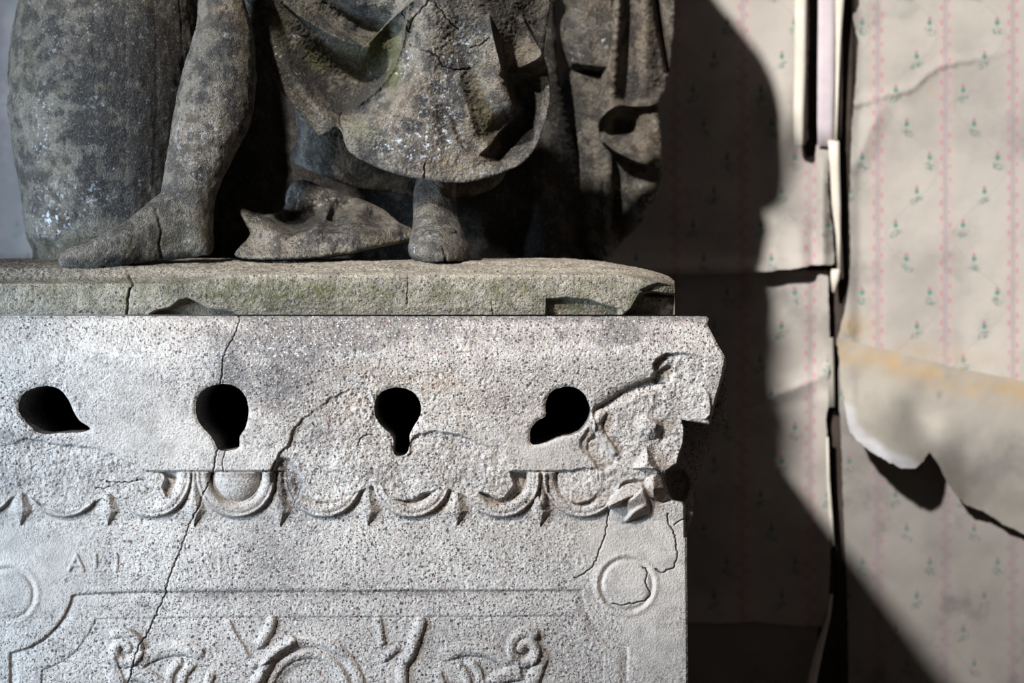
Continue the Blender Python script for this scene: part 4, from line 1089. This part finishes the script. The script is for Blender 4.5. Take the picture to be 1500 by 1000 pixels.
# dark inner robe between the legs and the seat behind
cloth('inner_robe', curve([(200, -200), (200, 0), (200, 200), (200, 392), (500, 394), (700, 392), (860, 384), (850, 250), (820, 120), (812, 0), (800, -200)], True, 6, 0),
      [[(200, 0, 500), (200, 390, 500)], [(310, 0, 480), (330, 370, 490)], [(375, 60, 450), (385, 200, 450), (400, 370, 480)], [(410, 60, 495), (415, 250, 500)], [(440, 100, 460), (440, 250, 470), (440, 370, 490)],
       [(520, 200, 490), (530, 370, 500)], [(620, 0, 480), (620, 370, 500)], [(720, 200, 480), (735, 300, 475), (700, 370, 470)], [(760, 200, 520), (765, 370, 525)], [(790, 100, 500), (800, 250, 495), (790, 370, 500)], [(840, 0, 570), (850, 370, 570)]],
      2.5, 1.5, .03, 8, .01, at=statue_attr(dk=[(600, 200, 900, 900, 1.1)]), seed=760)  # whole cloth darkened: the shade behind the legs is painted in

# carved seat at the right
seat_o = curve([(790, -200), (812, -80), (822, -10), (829, 15), (820, 32), (817, 46), (821, 66), (830, 88), (826, 104), (812, 130), (815, 180), (822, 240), (832, 300), (838, 374), (860, 376), (890, 376), (900, 250), (902, 100), (905, -60), (905, -200)], True, 3, .5, 8)
def seat_x(g_, d_):
    d_ = d_+.016*np.exp(-((g_.Y-104-.04*(g_.X-850))/4.5)**2)*sstep(800, 835, g_.X)
    bl = g_.mask(curve([(822, -260), (822, -10), (829, 15), (820, 32), (817, 46), (821, 66), (832, 90), (850, 98), (905, 100), (930, 40), (920, -260)], True, 4), 12)
    return d_-.026*bl
cloth('carved_seat', seat_o, [[(800, -100, 585), (818, 20, 585), (818, 60, 587), (815, 150, 615), (826, 300, 615), (842, 374, 585)], [(850, -100, 550), (850, 40, 545), (852, 150, 573), (858, 300, 570), (864, 374, 555)], [(884, -100, 550), (882, 60, 550), (874, 200, 570), (880, 374, 560)]],
      1.4, 1.5, .10, 12, .03, (.004, .0008), seat_x, statue_attr(dk=[(845, 200, 20, 90, .8), (835, 130, 20, 30, .8), (850, 300, 20, 50, .5)], wh=[(842, 84, 16, 12, .7), (884, 60, 8, 10, .9), (862, 25, 20, 20, .3)], og=[(870, 10, 30, 14, .5)], ms=[(850, 290, 20, 30, .4)]), 780)
# hanging cloak
cloak_o = curve([(896, -70), (893, 0), (888, 50), (881, 110), (876, 160), (877, 200), (876, 260), (880, 330), (888, 373), (900, 366), (914, 352), (932, 334), (950, 311), (964, 283), (972, 244), (970, 205), (966, 168), (968, 146), (976, 130), (981, 100), (988, 60), (990, 0), (988, -80), (965, -147), (908, -218), (851, -288), (800, -330), (740, -330), (740, -150), (800, -115), (870, -95)], True, 3, .3, 9)
def cloak_x(g_, d_):
    for ln, w_, h_, sgn in (([(876, 196), (878, 178), (890, 164), (908, 155), (930, 156), (950, 155), (966, 150)], 14, .022, -1),
                            ([(880, 204), (896, 218), (915, 229), (940, 240), (966, 244)], 16, .030, -1)):
        d0, _, _, sd_, par = g_.dist(curve(ln, False, 3), 26, False, True)
        k = np.where(sd_*sgn > 0, np.clip(1-d0/w_, 0, 1)**2, np.clip(1-d0/3, 0, 1))
        d_ = d_-h_*k*np.clip(np.minimum(par, 1-par)*9+.2, 0, 1)
    d_ = d_+.03*np.exp(-(g_.dist(curve([(958, -40), (962, 0), (968, 40), (975, 80), (978, 104)], False, 4), 16, False)/4)**2)
    return d_
cloth('cloak', cloak_o, [
    [(898, -200, 535), (896, 0, 535), (888, 80, 538), (882, 140, 540)],
    [(908, -200, 512), (906, 0, 512), (902, 60, 514), (898, 120, 518), (897, 152, 522)],
    [(922, -200, 546), (922, 0, 546), (918, 90, 552), (916, 146, 556)],
    [(944, -200, 518), (944, 0, 518), (944, 80, 522), (942, 140, 528)],
    [(962, -200, 542), (964, 0, 542), (968, 60, 548), (966, 130, 550)],
    [(980, -200, 522), (982, 0, 524), (984, 60, 534)],
    [(885, 178, 550), (900, 178, 576), (920, 180, 584), (936, 186, 570)],
    [(950, 165, 534), (952, 200, 530), (958, 236, 534)],
    [(890, 210, 560), (915, 214, 550), (936, 222, 540)],
    [(886, 240, 590), (905, 262, 600), (930, 264, 590), (955, 266, 572)],
    [(880, 260, 558), (882, 330, 556), (888, 370, 556)],
    [(902, 300, 610), (908, 340, 600)], [(930, 290, 576), (940, 300, 560), (950, 290, 556)], [(920, 330, 590)], [(968, 262, 558), (952, 306, 568)]],
    1.2, 1.4, .05, 8, .016, (.0028, .0008), cloak_x, statue_attr(dk=[(920, 60, 10, 90, .6), (905, 290, 22, 60, .7), (930, 120, 20, 20, .4), (915, 190, 26, 20, .5)], wh=[(945, 290, 12, 22, 1.2), (904, 34, 6, 6, 1.2), (900, 60, 8, 30, .3), (950, 110, 20, 20, .4)], og=[(905, 90, 16, 60, .8), (950, 60, 24, 70, .6), (945, 200, 24, 34, .6)], sm=[(905, 120, 12, 50, .5)]), 800)  # dk in the cuff hollow and underside is painted shadow

# body above the frame (hidden by the frame, but it throws its shadow on the wall)
tor = interp_rings([(-640, 430, 700, .34, .12), (-520, 440, 715, .35, .13), (-400, 460, 715, .36, .13), (-240, 470, 715, .38, .13), (-100, 480, 715, .42, .12), (60, 560, 730, .50, .08), (380, 640, 740, .54, .05)], 60)
body_r = [(P((a+b)/2, r, dc_), ((b-a)/2000*(D+dc_)/D, 0, 0), (0, hd, 0)) for r, a, b, dc_, hd in tor]
cxx = -.17
up = interp_rings([(2.30, .14, .12, .0), (2.34, .17, .12, .0), (2.38, .15, .11, -.01), (2.43, .06, .06, -.02), (2.47, .06, .06, -.02), (2.52, .08, .10, -.02), (2.60, .09, .11, -.02), (2.67, .04, .05, -.02)], 40)
up_r = [((cxx+o_, .34, zz), (w_, 0, 0), (0, d2_, 0)) for zz, w_, d2_, o_ in up]
lap_r = [(P(x, -330, .30), (0, 0, .12), (0, .20, 0)) for x in np.linspace(420, 860, 12)]
sculpt('upper_body', [loft(body_r, 'b'), loft(up_r, 'u')], stat_stone, st, .008, 10, ((.006, 60, 650),), statue_attr(dk=[(750, -200, 400, 400, .5)]))
